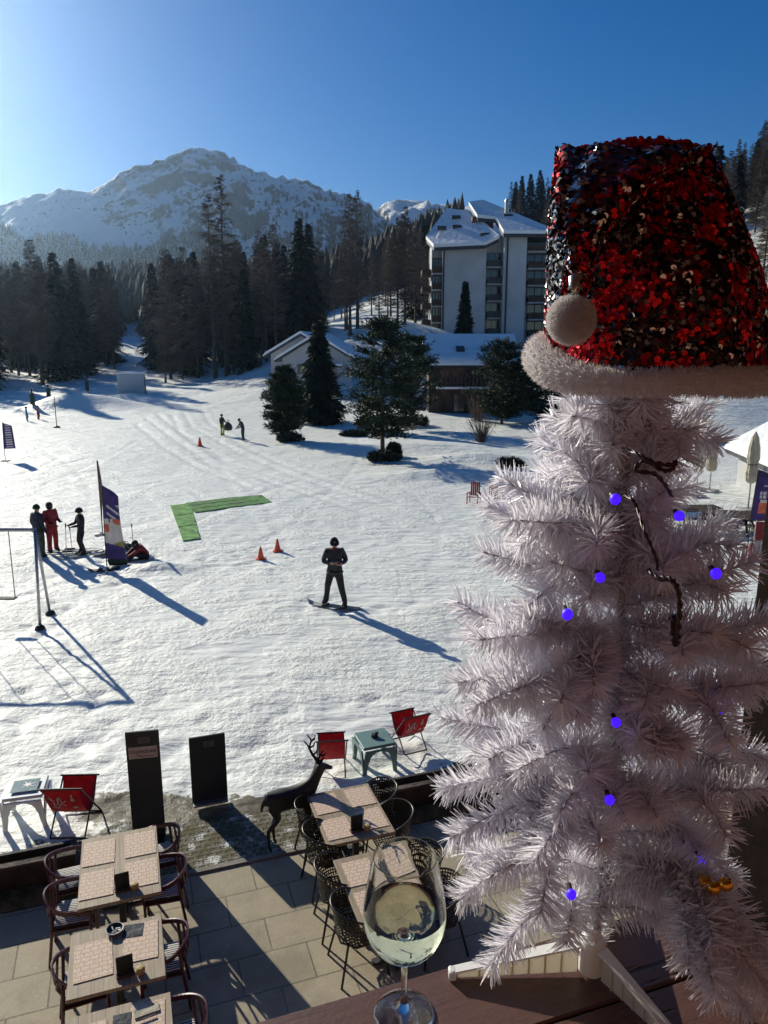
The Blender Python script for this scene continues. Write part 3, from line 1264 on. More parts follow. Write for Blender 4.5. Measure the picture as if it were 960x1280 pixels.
    for k_ in range(3):
        a = P(637 + 3.2 * k_, 263.5, 4.8)
        m = MB()
        m.tube([(a.x, a.y, a.z - .6), (a.x, a.y, a.z + .25)], .16, 6)
        m.build('vent_pipe', MATS['dark_fascia'], root)


apartment()


def gable_house(name, label, loc, rz, L, W, H, rise, over, roofmat, wallmat, snow=.35, ridge_along='y'):
    """box with gable roof, ridge along local y; gable wall faces local -y"""
    root = thing(name, label, 'house', loc, rz)
    m = MB()
    w2, l2 = W / 2, L / 2
    vs = [(-w2, -l2, -1), (w2, -l2, -1), (w2, l2, -1), (-w2, l2, -1), (-w2, -l2, H), (w2, -l2, H), (w2, l2, H), (-w2, l2, H), (0, -l2, H + rise), (0, l2, H + rise)]
    m.add(vs, [(0, 1, 5, 8, 4), (1, 2, 6, 5), (2, 3, 7, 9, 6), (3, 0, 4, 7), (4, 8, 9, 7), (5, 6, 9, 8)])
    m.build('wall', wallmat, root)
    sl = rise / w2
    for s in (-1, 1):
        r_ = MB()
        e = w2 + over
        r_.slab([(0, -l2 - over, H + rise + .12), (0, l2 + over, H + rise + .12), (s * e, l2 + over, H + rise - sl * e + .12), (s * e, -l2 - over, H + rise - sl * e + .12)], .22)
        ro = r_.build('roof', MATS['dark_fascia'], root)
        sn = MB()
        n_ = 10
        top, bot = [], []
        for i in range(n_ + 1):
            f = i / n_
            x = s * (e + .05) * f
            th = snow * (1 if f < .9 else (1.15 if i < n_ else .55))
            top.append((x, H + rise - sl * abs(x) + .14 + th))
            bot.append((x, H + rise - sl * abs(x) + .14))
        M_ = Matrix.Identity(4)
        sn.prism(top + bot[::-1], L + 2 * over + .12, 0, M_)
        sn.build('roof_snow', MATS['roof_snow'], ro, smooth=50)
    return root


def wall_window(root, c, w_, h_, d=.08, frame='window_frame', nrm='y'):
    m = MB()
    if nrm == 'y':
        m.box(c, (w_, d, h_))
    else:
        m.box(c, (d, w_, h_))
    f_ = m.build('window', MATS['window_glass'], root)
    m = MB()
    t = .09
    for (dx, dz, ww, hh) in ((0, h_ / 2, w_ + t, t), (0, -h_ / 2, w_ + t, t), (-w_ / 2, 0, t, h_ - t), (w_ / 2, 0, t, h_ - t), (0, 0, t * .7, h_ - t)):
        if nrm == 'y':
            m.box((c[0] + dx, c[1] - .025, c[2] + dz), (ww, d, hh))
        else:
            m.box((c[0] - .025, c[1] + dx, c[2] + dz), (d, ww, hh))
    m.build('frame', MATS[frame], f_)
    return f_


# white chalet, two gabled wings
px_, D_ = 405, 98
x, y = px_ground(px_, D_)
zc = far(px_, 480, D_).z
c1 = gable_house('white_chalet', 'white rendered chalet with dark gables and snow on two stepped roofs', (x, y, zc), R(-7), 9, 8.6, 3.4, 2.5, .8, None, MATS['render_white'], .3)
m = MB()
m.box((1.9, -4.8, 2.3), (2.6, .5, .16))
pr = m.build('porch_roof', MATS['dark_fascia'], c1)
m = MB()
m.box((1.9, -4.85, 2.53), (2.7, .7, .28))
m.build('porch_snow', MATS['roof_snow'], pr)
wall_window(c1, (-1.9, -4.53, 2.0), 1.1, 1.2)
wall_window(c1, (.4, -4.53, 4.1), .9, .9)
wall_window(c1, (2.0, -4.53, 1.0), 1.0, 1.8)
m = MB()
m.bbox((-.9, 2.2, 6.2), (.7, .7, 1.6), .04)
m.build('chimney', MATS['render_grey'], c1)
x2, y2 = px_ground(386, 104)
c2_ = gable_house('white_chalet', 'rear white chalet whose dark gable rises behind the spruce', (x2, y2, far(386, 480, 104).z), R(-7), 8, 8.4, 4.1, 2.4, .8, None, MATS['render_white'], .3)
wall_window(c2_, (-2, -4.03, 2.2), 1.1, 1.2)

# brown chalet: long thick snow roof whose eave faces the camera
pa, pb = gnd(536, 520), gnd(640, 519)
cx, cy_ = (pa.x + pb.x) / 2, (pa.y + pb.y) / 2 + 4.0
bc = gable_house('brown_chalet', 'brown timber chalet under a thick rounded snow roof with two dark skylights', (cx, cy_, ground_z(cx, cy_ - 4) - .1), R(90), 8.6, 8.0, 5.1, 2.3, .45, None, MATS['dark_timber'], .55)
# local frame is turned by 90 degrees: local x faces the camera negatively
m = MB()
m.box((-4.45, .9, 2.55), (1.2, 5.2, .18))
sl_ = m.build('balcony', MATS['dark_timber'], bc)
m = MB()
m.box((-4.5, .9, 2.75), (1.25, 5.3, .2))
m.build('balcony_snow', MATS['roof_snow'], sl_)
m = MB()
for k_ in range(14):
    m.box((-5.0, -1.6 + .385 * k_, 3.3), (.05, .22, .9))
m.box((-5.0, .9, 3.8), (.1, 5.2, .1))
m.build('balcony_railing', MATS['dark_timber'], sl_)
m = MB()
m.box((-4.06, 1.6, 3.9), (.1, 2.6, 1.6))
m.build('shutter_panel', MATS['orange_timber'], bc)
for (yy, zz, w_, h_) in ((-1.9, 3.9, 1.0, 1.3), (2.7, 3.9, .9, 1.2), (1.2, 1.1, 1.1, 1.9), (-.4, 1.1, .9, 1.9), (-2.6, 1.2, 1.1, 1.2), (.3, 3.9, .8, 1.2)):
    wall_window(bc, (-4.1, yy, zz), w_, h_, nrm='x', frame='dark_fascia')
for yy in (1.1, -1.4):
    m = MB()
    m.box((-2.9, yy, 6.45), (.7, .85, .5), ry=-.52)
    m.build('skylight', MATS['window_glass'], bc)

# low hut on the right with a sunlit snow roof
hx = far(1000, 640, 29)
ht = gable_house('grey_hut', 'grey walled hut with sunlit snow roof behind the purple beach flag', (hx.x + 2.75, 33.0, -.2), R(-8), 7, 4.4, 2.2, 1.3, .5, None, MATS['render_grey'], .22)
for (xx, zz, w_, h_) in ((-.6, 1.3, .9, 1.9), (-1.6, 1.6, .7, .9), (.9, 1.4, 1.1, 1.2)):
    wall_window(ht, (xx, -3.53, zz), w_, h_)
m = MB()
m.box((-1.5, -1.0, 3.15), (.7, 1.0, .3), ry=-.63)
m.build('skylight', MATS['dark_fascia'], ht)

# lift hut: white cabin on the piste
p = gnd(166, 501)
zg = ground_z(p.x, p.y)
lh = thing('lift_cabin', 'small white cabin with a dark side standing on the far piste', 'cabin', (p.x, p.y, zg), R(14))
m = MB()
m.bbox((0, 0, 1.45), (3.3, 2.6, 2.7), .08)
m.build('wall', MATS['render_white'], lh)
m = MB()
m.bbox((0, 0, 2.92), (3.5, 2.8, .22), .06)
m.build('roof', MATS['roof_snow'], lh)
m = MB()
m.box((1.68, -.1, 1.3), (.08, 1.6, 2.2))
m.build('door', MATS['dark_fascia'], lh)
m = MB()
m.box((0, 0, .06), (3.2, 2.4, .12))
m.build('skid', MATS['dark_timber'], lh)
# ------------------------------------------------------------------ people
_before = set(bpy.data.objects)
mat('skin', (.42, .24, .17), .55, var=.1, vscale=30)
mat('cloth_black', (.014, .015, .018), .75, var=.5, vscale=9, bump=.03, bscale=9)
mat('cloth_charcoal', (.035, .037, .042), .75, var=.45, vscale=9, bump=.03, bscale=9)
mat('cloth_navy', (.018, .024, .042), .75, var=.4, vscale=9, bump=.03, bscale=9)
mat('cloth_red', (.36, .022, .030), .65, var=.35, vscale=9, bump=.03, bscale=9)
mat('cloth_red_dark', (.22, .02, .02), .7, var=.3, vscale=12)
mat('cloth_lime', (.42, .44, .06), .7, var=.2, vscale=12)
mat('cloth_blue', (.06, .22, .42), .7, var=.2, vscale=12)
mat('cloth_pinkred', (.45, .07, .12), .7, var=.2, vscale=12)
mat('cloth_green', (.035, .055, .038), .8, var=.35, vscale=10)
mat('eye_dark', (.01, .01, .01), .2)
mat('ski_base', (.05, .055, .05), .35, var=.3, vscale=5)
mat('board_black', (.018, .018, .02), .35, var=.3, vscale=6)
mat('board_pale', (.55, .52, .45), .4, var=.2, vscale=6)
mat('metal_grey', (.45, .46, .47), .38, .9, var=.15, vscale=10)
mat('metal_dark', (.03, .032, .035), .45, .6, var=.3, vscale=10)
mat('plastic_orange', (.75, .11, .03), .5, var=.1, vscale=10)
mat('plastic_white', (.75, .75, .73), .45)


def person(label, loc, face, outfit, pose=None, h=1.76, head='beanie', group=None):
    """one skinned body; pose moves named joints; face = heading (0 looks along -y, towards the camera)"""
    root = thing('person', label, 'person', loc, face, group)
    J = dict(pelvis=(0, 0, .95), waist=(0, 0, 1.08), chest=(0, .01, 1.32), neckb=(0, 0, 1.47), neck=(0, -.01, 1.53), head=(0, -.02, 1.63), top=(0, -.01, 1.74),
             nose=(0, -.115, 1.635), chin=(0, -.075, 1.575),
             hipL=(.1, 0, .9), kneeL=(.12, -.02, .5), ankL=(.13, .02, .1), toeL=(.15, -.14, .05), heelL=(.13, .06, .05),
             hipR=(-.1, 0, .9), kneeR=(-.12, -.02, .5), ankR=(-.13, .02, .1), toeR=(-.15, -.14, .05), heelR=(-.13, .06, .05),
             shL=(.19, 0, 1.43), elL=(.25, .02, 1.16), wrL=(.23, -.08, .93), shR=(-.19, 0, 1.43), elR=(-.25, .02, 1.16), wrR=(-.23, -.08, .93))
    if pose:
        J.update(pose)
    bulk = outfit.get('bulk', 1.0)
    tw_ = outfit.get('twist', 0)
    if tw_:
        for n_ in J:
            f_ = {'waist': .4, 'pelvis': 0}.get(n_, 0 if n_[:3] in ('hip', 'kne', 'ank', 'toe', 'hee') else 1)
            J[n_] = tuple(Matrix.Rotation(R(tw_) * f_, 3, 'Z') @ Vector(J[n_]))
    rad = dict(pelvis=.145 * bulk, waist=.135 * bulk, chest=.165 * bulk, neckb=.085, neck=.058, head=.092, top=.062, nose=.018, chin=.04, hipL=.11 * bulk, kneeL=.075 * bulk, ankL=.06 * bulk, toeL=.045, heelL=.045,
               hipR=.11 * bulk, kneeR=.075 * bulk, ankR=.06 * bulk, toeR=.045, heelR=.045, shL=.085 * bulk, elL=.06 * bulk, wrL=.042 * bulk, shR=.085 * bulk, elR=.06 * bulk, wrR=.042 * bulk)
    E_ = [('pelvis', 'waist'), ('waist', 'chest'), ('chest', 'neckb'), ('neckb', 'neck'), ('neck', 'head'), ('head', 'top'), ('head', 'nose'), ('head', 'chin')]
    for s in 'LR':
        E_ += [('pelvis', 'hip' + s), ('hip' + s, 'knee' + s), ('knee' + s, 'ank' + s), ('ank' + s, 'toe' + s), ('ank' + s, 'heel' + s), ('chest', 'sh' + s), ('sh' + s, 'el' + s), ('el' + s, 'wr' + s)]
    # hands: palm and five fingers as chains on the same skeleton
    for s, sg in (('L', 1), ('R', -1)):
        wr, el = Vector(J['wr' + s]), Vector(J['el' + s])
        d = (wr - el).normalized()
        sd_ = d.cross(Vector((0, 0, 1)))
        sd_ = sd_.normalized() if sd_.length > .1 else Vector((1, 0, 0))
        cu = d.cross(sd_)
        J['palm' + s] = wr + d * .07
        rad['palm' + s] = .038
        E_.append(('wr' + s, 'palm' + s))
        for k_, off in enumerate((-.036, -.012, .012, .036)):
            ln = (.07, .085, .08, .06)[k_]
            J[f'f{k_}a{s}'] = wr + d * .115 + sd_ * off
            J[f'f{k_}b{s}'] = wr + d * (.115 + ln * .6) + sd_ * off * 1.1 - cu * .02
            J[f'f{k_}c{s}'] = wr + d * (.115 + ln) + sd_ * off * 1.1 - cu * .05
            for q_, r_ in zip('abc', (.0115, .010, .008)):
                rad[f'f{k_}{q_}{s}'] = r_
            E_ += [('palm' + s, f'f{k_}a{s}'), (f'f{k_}a{s}', f'f{k_}b{s}'), (f'f{k_}b{s}', f'f{k_}c{s}')]
        J['tha' + s] = wr + d * .05 - sd_ * .05 * sg
        J['thb' + s] = wr + d * .10 - sd_ * .065 * sg - cu * .02
        rad['tha' + s], rad['thb' + s] = .015, .010
        E_ += [('palm' + s, 'tha' + s), ('tha' + s, 'thb' + s)]
    names = list(J)
    idx = {n_: i for i, n_ in enumerate(names)}
    sc_ = h / 1.76
    co = [Vector(J[n_]) * sc_ for n_ in names]
    me = bpy.data.meshes.new('body')
    me.from_pydata(co, [(idx[a], idx[b]) for a, b in E_], [])
    ob = bpy.data.objects.new('body', me)
    COL.objects.link(ob)
    sk = ob.modifiers.new('skin', 'SKIN')
    for i, n_ in enumerate(names):
        v = me.skin_vertices[0].data[i]
        r_ = rad[n_] * sc_
        if n_ in ('chest', 'waist', 'pelvis'):
            v.radius = (r_, r_ * .78) if False else (r_ * 1.05, r_ * .85)
        else:
            v.radius = (r_, r_)
        v.use_root = n_ == 'pelvis'
    ss = ob.modifiers.new('sub', 'SUBSURF')
    ss.levels = ss.render_levels = 1
    dg = bpy.context.evaluated_depsgraph_get()
    nm = bpy.data.meshes.new_from_object(ob.evaluated_get(dg))
    nm.name = 'body'
    bpy.data.objects.remove(ob)
    # clothes by nearest bone
    top_, leg_, shoe_, glove_ = outfit['top'], outfit['legs'], outfit.get('shoes', 'cloth_black'), outfit.get('gloves', 'cloth_black')
    mats_ = [top_, leg_, shoe_, glove_, 'skin']
    nm.materials.clear()
    for q_ in mats_:
        nm.materials.append(MATS[q_])

    def cls(a, b):
        s_ = a + b
        if 'head' in s_ or 'nose' in s_ or 'chin' in s_ or a == 'neck':
            return 4
        if 'toe' in s_ or 'heel' in s_:
            return 2
        if a[0] == 'f' or 'th' in b[:2] or 'palm' in s_:
            return 3
        if 'hip' in s_ or 'knee' in s_ or 'ank' in s_:
            return 1
        return 0
    bones = [(co[idx[a]], co[idx[b]], cls(a, b)) for a, b in E_]
    mi = []
    for p_ in nm.polygons:
        c = p_.center
        best, bm_ = 1e9, 0
        for a, b, m_ in bones:
            ab = b - a
            t_ = max(0, min(1, (c - a).dot(ab) / max(ab.length_squared, 1e-9)))
            d_ = (c - a - ab * t_).length
            if d_ < best:
                best, bm_ = d_, m_
        mi.append(bm_)
    nm.polygons.foreach_set('material_index', mi)
    nm.polygons.foreach_set('use_smooth', [True] * len(nm.polygons))
    o = bpy.data.objects.new('body', nm)
    COL.objects.link(o)
    o.parent = root
    hd = Vector(J['head']) * sc_
    tp = (Vector(J['top']) - Vector(J['head'])).normalized()
    fw = (Vector(J['nose']) - Vector(J['head'])).normalized()
    sd_ = tp.cross(fw).normalized()
    M = Matrix((sd_, -fw, tp)).transposed().to_4x4()
    M.translation = hd
    m = MB()
    for s in (-1, 1):
        m.ell((s * .033, -.086, .012), .011, 0, M, 8, 6)
    m.build('eyes', MATS['eye_dark'], o, smooth=True)
    m = MB()
    for s in (-1, 1):
        m.ell((s * .098, .005, -.005), (.014, .026, .036), 0, M, 8, 6)
    m.build('ears', MATS['skin'], o, smooth=True)
    m = MB()
    if head == 'helmet':
        m.lathe([(.001, .135), (.05, .128), (.09, .10), (.118, .05), (.125, 0), (.118, -.03), (.10, -.03)], 16, 0, M, cap=False)
        m.build('helmet', MATS[outfit.get('hat', 'cloth_black')], o, smooth=True)
    elif head == 'hair':
        m.lathe([(.001, .125), (.05, .118), (.09, .09), (.112, .03), (.11, -.04), (.085, -.1)], 16, 0, M @ Matrix.Translation((0, .02, 0)), cap=False)
        m.build('hair', MATS[outfit.get('hat', 'cloth_black')], o, smooth=True)
    else:
        m.lathe([(.001, .15), (.045, .142), (.085, .11), (.11, .06), (.113, .035), (.12, .033), (.12, -.002), (.10, -.004)], 16, 0, M @ Matrix.Translation((0, .006, .008)), cap=False)
        m.build('knit_hat', MATS[outfit.get('hat', 'cloth_black')], o, smooth=True)
    # collar, jacket hem and pocket seams
    m = MB()
    nk = Vector(J['neckb']) * sc_
    m.tube([nk + Vector((.085 * math.cos(a), .075 * math.sin(a), .012)) for a in np.linspace(0, 2 * PI, 15)[:-1]], .026, 7, closed=True)
    m.build('collar', MATS[outfit.get('collar', top_)], o, smooth=True)
    if outfit.get('hem'):
        m = MB()
        pv = Vector(J['pelvis']) * sc_
        m.tube([pv + Vector((.185 * bulk * math.cos(a), .145 * bulk * math.sin(a), -.05)) for a in np.linspace(0, 2 * PI, 21)[:-1]], .022, 7, closed=True)
        m.build('jacket_hem', MATS[top_], o, smooth=True)
    return root


def board(label, loc, rz, length, mats_, w=.27, name='snowboard', pitch=0):
    root = thing(name, label, 'snowboard', loc, rz)
    m = MB()
    n_ = 14
    rings = []
    for i in range(n_ + 1):
        t = i / n_ * 2 - 1
        x = t * length / 2
        hw = w / 2 * (1 - .12 * (1 - t * t)) * (1 if abs(t) < .8 else math.sqrt(max(.02, 1 - ((abs(t) - .8) / .2) ** 2)))
        z = .012 + (.10 * ((abs(t) - .78) / .22) ** 2 if abs(t) > .78 else 0)
        rings.append((x, hw, z))
    vs, fs, mi = [], [], []
    for x, hw, z in rings:
        vs += [(x, -hw, z), (x, hw, z), (x, hw, z + .014), (x, -hw, z + .014)]
    for i in range(n_):
        a, b_ = i * 4, i * 4 + 4
        for k_ in range(4):
            l_ = (k_ + 1) % 4
            fs.append((a + k_, b_ + k_, b_ + l_, a + l_))
            mi.append(1 if i < 4 else 0)
    fs += [(0, 1, 2, 3), (n_ * 4 + 3, n_ * 4 + 2, n_ * 4 + 1, n_ * 4)]
    mi += [1, 0]
    m.v, m.f, m.m = vs, fs, mi
    m.build('deck', [MATS[q_] for q_ in mats_], root)
    for s in (-1, 1):
        m = MB()
        m.bbox((s * .26, 0, .04), (.13, .24, .03), .01)
        m.tube([(s * .26, -.1, .05), (s * .26, -.06, .14), (s * .26, .06, .14), (s * .26, .1, .05)], .012, 6)
        m.build('binding', MATS['cloth_black'], root)
    return root


# snowboarder looking down at the phone in his hands
p = gnd(419, 762)
heading = R(-20)
person('snowboarder in dark grey jacket and black trousers looking down at his hands', (p.x, p.y, .085), heading,
       dict(top='cloth_charcoal', legs='cloth_black', gloves='skin', bulk=1.16, hat='cloth_black', collar='cloth_red_dark', hem=1, twist=30),
       dict(head=(0, -.06, 1.62), nose=(0, -.145, 1.58), chin=(0, -.10, 1.545), top=(0, -.035, 1.735), neck=(0, -.03, 1.52),
            hipL=(.11, 0, .9), kneeL=(.20, -.05, .5), ankL=(.27, .02, .12), toeL=(.31, -.13, .06), heelL=(.26, .07, .06),
            hipR=(-.11, 0, .9), kneeR=(-.18, -.05, .5), ankR=(-.25, .02, .12), toeR=(-.29, -.13, .06), heelR=(-.24, .07, .06),
            elL=(.29, -.03, 1.17), wrL=(.13, -.24, 1.16), elR=(-.29, -.03, 1.17), wrR=(-.10, -.25, 1.19)), 1.83)
board('black snowboard with pale nose under the dark snowboarder', (p.x - .02, p.y + .01, .055), R(-20), 1.55, ['board_black', 'board_pale'])
ph = thing('phone', 'small dark phone held in the snowboarder\'s hands', 'phone', (p.x, p.y, .055), heading + R(30))
m = MB()
m.bbox((0, -.335, 1.245), (.08, .012, .15), .004)
m.build('case', MATS['board_black'], ph)
m = MB()
m.box((0, -.328, 1.245), (.07, .004, .135))
m.build('screen', MATS['window_glass'], ph)

pA, pB, pC = gnd(51, 695), gnd(67, 690), gnd(104, 692)
person('person in dark green black coat standing left of the red ski suit', (pA.x, pA.y, 0), R(150), dict(top='cloth_navy', legs='cloth_green', bulk=1.2, hem=1), None, 1.78, 'beanie')
person('person in an all red ski suit with dark furry hat', (pB.x, pB.y, 0), R(60), dict(top='cloth_red', legs='cloth_red', shoes='cloth_charcoal', bulk=1.2, hem=1), dict(wrL=(.18, -.2, 1.1), wrR=(-.18, -.2, 1.1)), 1.74, 'hair')
person('person in black leaning on ski poles beside the flag', (pC.x, pC.y, .04), R(-50), dict(top='cloth_black', legs='cloth_black', bulk=1.1),
       dict(elL=(.27, -.1, 1.15), wrL=(.2, -.32, 1.12), elR=(-.27, -.1, 1.15), wrR=(-.2, -.32, 1.12), kneeL=(.12, -.10, .5), kneeR=(-.12, -.10, .5)), 1.55, 'helmet')


def pole(label, foot, top):
    root = thing('ski_pole', label, 'ski pole', foot)
    d = Vector(top) - Vector(foot)
    m = MB()
    m.tube([(0, 0, 0), d * .9], .011, 6)
    m.build('shaft', MATS['metal_grey'], root)
    m = MB()
    m.tube([d * .88, d * 1.0], [.018, .022], 6)
    m.build('grip', MATS['cloth_black'], root)
    m = MB()
    q_ = d.to_track_quat('Z', 'Y').to_matrix().to_4x4()
    q_.translation = d * .06
    m.lathe([(.05, 0), (.045, .01)], 10, 0, q_)
    m.build('basket', MATS['cloth_black'], root)
    return root


d1 = Matrix.Rotation(R(-50), 3, 'Z')
for s, lab in ((1, 'ski pole in the hand nearer the flag of the person in black'), (-1, 'ski pole in the hand away from the flag of the person in black')):
    wpos = Vector((pC.x, pC.y, .04)) + d1 @ Vector((s * .19, -.42, .98))
    pole(lab, (wpos.x + .05 * s, wpos.y - .05, .0), (wpos.x, wpos.y, 1.08))


def skis(label, loc, rz, gap=.12):
    root = thing('skis', label, 'skis', loc, rz)
    for s in (-1, 1):
        m = MB()
        pts = [(-.8, .02), (-.6, .006), (.55, .006), (.72, .03), (.82, .09)]
        for (x0, z0), (x1, z1) in zip(pts[:-1], pts[1:]):
            m.add([(x0, s * gap - .04, z0), (x1, s * gap - .04, z1), (x1, s * gap + .04, z1), (x0, s * gap + .04, z0), (x0, s * gap - .04, z0 + .014), (x1, s * gap - .04, z1 + .014), (x1, s * gap + .04, z1 + .014), (x0, s * gap + .04, z0 + .014)],
                  [(3, 2, 1, 0), (4, 5, 6, 7), (0, 1, 5, 4), (1, 2, 6, 5), (2, 3, 7, 6), (3, 0, 4, 7)])
        k_ = m.build('ski', MATS['ski_base'], root)
        m = MB()
        m.bbox((-.05, s * gap, .045), (.34, .07, .05), .012)
        m.build('binding', MATS['metal_dark'], k_)
    return root


skis('pair of dark skis under the person in black', (pC.x, pC.y, .01), R(40))
q = gnd(88, 689)
skis('skis lying loose on the snow behind the red ski suit', (q.x, q.y, .02), R(10), .16)
q = gnd(139, 693)
board('dark green board lying at the foot of the purple flag', (q.x, q.y, .03), R(4), 1.5, ['cloth_green', 'ski_base'])
q = gnd(136, 711)
board('black board lying in front of the purple flag pole', (q.x, q.y, .02), R(14), 1.25, ['board_black', 'cloth_green'])


def duffel(label, px, py, s, rz, m_):
    q = gnd(px, py)
    root = thing('sports_bag', label, 'bag', (q.x, q.y, 0), rz)
    m = MB()
    m.tube([(-s, 0, s * .45), (-s * .92, 0, s * .47), (-s * .4, 0, s * .5), (s * .4, 0, s * .5), (s * .92, 0, s * .46), (s, 0, s * .45)], [s * .25, s * .42, s * .5, s * .48, s * .42, s * .22], 12)
    m.build('body', MATS[m_], root, smooth=True)
    m = MB()
    m.tube([(-s * .4, 0, s * .95), (-s * .25, 0, s * 1.25), (s * .25, 0, s * 1.25), (s * .4, 0, s * .95)], s * .05, 6)
    m.build('strap', MATS['cloth_black'], root)
    return root


duffel('dark green bag beside the foot of the purple flag', 148, 706, .3, R(20), 'cloth_green')
duffel('small dark bag on the snow between flag and seated person', 158, 686, .24, R(-15), 'cloth_charcoal')

# seated person bent over the board bindings
q = gnd(183, 697)
person('seated person in red jacket bent forward over the snow', (q.x, q.y, -.55), R(-62), dict(top='cloth_red_dark', legs='cloth_black', bulk=1.1),
       dict(pelvis=(0, .05, .70), waist=(0, .02, .80), chest=(0, -.14, 1.0), neckb=(0, -.24, 1.10), neck=(0, -.29, 1.13), head=(0, -.37, 1.17), top=(0, -.40, 1.28), nose=(0, -.475, 1.13), chin=(0, -.42, 1.09),
            hipL=(.1, .0, .68), kneeL=(.17, -.42, .86), ankL=(.16, -.66, .64), toeL=(.18, -.80, .60), heelL=(.16, -.62, .60),
            hipR=(-.1, .0, .68), kneeR=(-.17, -.42, .86), ankR=(-.16, -.66, .64), toeR=(-.18, -.80, .60), heelR=(-.16, -.62, .60),
            shL=(.18, -.18, 1.06), elL=(.26, -.42, .92), wrL=(.15, -.60, .80), shR=(-.18, -.18, 1.06), elR=(-.26, -.42, .92), wrR=(-.15, -.60, .80)), 1.65, 'hair')
q2 = gnd(178, 701)
board('board strapped to the feet of the seated person in red', (q2.x - .35, q2.y + .15, .02), R(15), 1.4, ['board_black', 'cloth_green'])
q2 = gnd(167, 690)
pole('ski pole stuck upright left of the seated person in red', (q2.x, q2.y, 0), (q2.x, q2.y, 1.0))
q3 = gnd(151, 680)
pole('dark pole slanting between the flag and the seated person', (q2.x - .1, q2.y + .1, 0.05), (q2.x - .95, q2.y + .5, .85))

# far pair with a bag
q = gnd(278, 545)
person('far person in yellow trousers and dark jacket carrying a black bag', (q.x, q.y, 0), R(70), dict(top='cloth_green', legs='cloth_lime', bulk=1.15), dict(elL=(.3, -.05, 1.2), wrL=(.42, -.2, 1.0), kneeL=(.16, -.1, .5)), 1.65, 'beanie')
bg_ = thing('carry_bag', 'black bag swinging from the hand of the far person in yellow trousers', 'bag', (q.x + .55, q.y - .3, .45), R(30))
m = MB()
m.lathe([(.05, 0), (.26, .05), (.33, .25), (.28, .45), (.12, .62), (.04, .68)], 12)
m.build('sack', MATS['cloth_green'], bg_, smooth=True)
m = MB()
m.tube([(-.05, 0, .66), (-.08, 0, .8), (0, 0, .86), (.08, 0, .8), (.05, 0, .66)], .02, 6)
m.build('handle', MATS['cloth_black'], bg_)
q = gnd(304, 551)
person('far person all in dark clothes bending forward near the pines', (q.x, q.y, 0), R(-60), dict(top='cloth_navy', legs='cloth_navy', bulk=1.1),
       dict(chest=(0, -.1, 1.3), neckb=(0, -.17, 1.43), neck=(0, -.2, 1.47), head=(0, -.26, 1.55), top=(0, -.27, 1.66), nose=(0, -.36, 1.53), chin=(0, -.31, 1.49), shL=(.18, -.12, 1.4), shR=(-.18, -.12, 1.4), wrL=(.2, -.4, 1.0), wrR=(-.2, -.4, 1.0), elL=(.26, -.2, 1.15), elR=(-.26, -.2, 1.15)), 1.7, 'beanie')
q = gnd(34, 526)
person('tiny far skier in bright blue at the left edge of the run', (q.x, q.y, ground_z(q.x, q.y)), R(120), dict(top='cloth_blue', legs='cloth_blue', bulk=1.2), dict(kneeL=(.15, -.15, .5), kneeR=(-.2, .05, .5)), 1.35, 'helmet')
q = gnd(48, 524)
person('tiny far skier in pinkish red behind the blue one', (q.x, q.y, ground_z(q.x, q.y)), R(100), dict(top='cloth_pinkred', legs='cloth_red_dark', bulk=1.2), dict(kneeL=(.15, -.15, .5)), 1.3, 'helmet')


# ------------------------------------------------------------------ things on the snow field
def cone(label, px, py, h=.42, sitting=True):
    q = gnd(px, py)
    root = thing('traffic_cone', label, 'cone', (q.x, q.y, ground_z(q.x, q.y) + .01), group='marker cones on the run')
    m = MB()
    m.bbox((0, 0, .015), (h * .72, h * .72, .03), .01)
    m.build('base', MATS['plastic_orange'], root)
    m = MB()
    m.lathe([(h * .27, .03), (h * .16, h * .55), (h * .07, h * .97), (h * .04, h)], 16)
    m.build('cone_body', MATS['plastic_orange'], root, smooth=40)
    return root


cone('small orange cone, left one of the pair behind the snowboarder', 326, 697)
cone('small orange cone, right one of the pair behind the snowboarder', 347, 687)
cone('dark red far cone on the tracks left of the pair with the bag', 250, 558, .62)
q = gnd(250, 558)

# green mats
mg = mat('mat_green', (.10, .30, .05), .9, var=.45, vscale=3, bump=.03, bscale=14)
mg2 = mat('mat_green_dark', (.055, .20, .035), .9, var=.45, vscale=3, bump=.03, bscale=14)
for lab, poly, mm_ in (('bright green artificial turf mat, the shorter strip pointing to the camera', [(213, 632), (238, 629), (250, 673), (229, 676)], mg),
                       ('darker green turf mat, the long strip lying across the run', [(232, 629), (290, 622), (327, 619), (340, 628), (290, 634), (244, 641)], mg2)):
    pts = [gnd(*p_) for p_ in poly]
    c = sum(pts, Vector()) / len(pts)
    root = thing('turf_mat', lab, 'mat', (c.x, c.y, .0))
    m = MB()
    m.slab([p_ - c + Vector((0, 0, .035)) for p_ in pts], .04)
    m.build('mat', mm_, root)
    for f_ in (.34, .66):
        m = MB()
        a, b_ = pts[0].lerp(pts[-1], f_), pts[1].lerp(pts[2 if len(pts) == 4 else 3], f_)
        m.tube([a - c + Vector((0, 0, .036)), b_ - c + Vector((0, 0, .036))], .012, 6)
        m.build('seam', mm_, root)

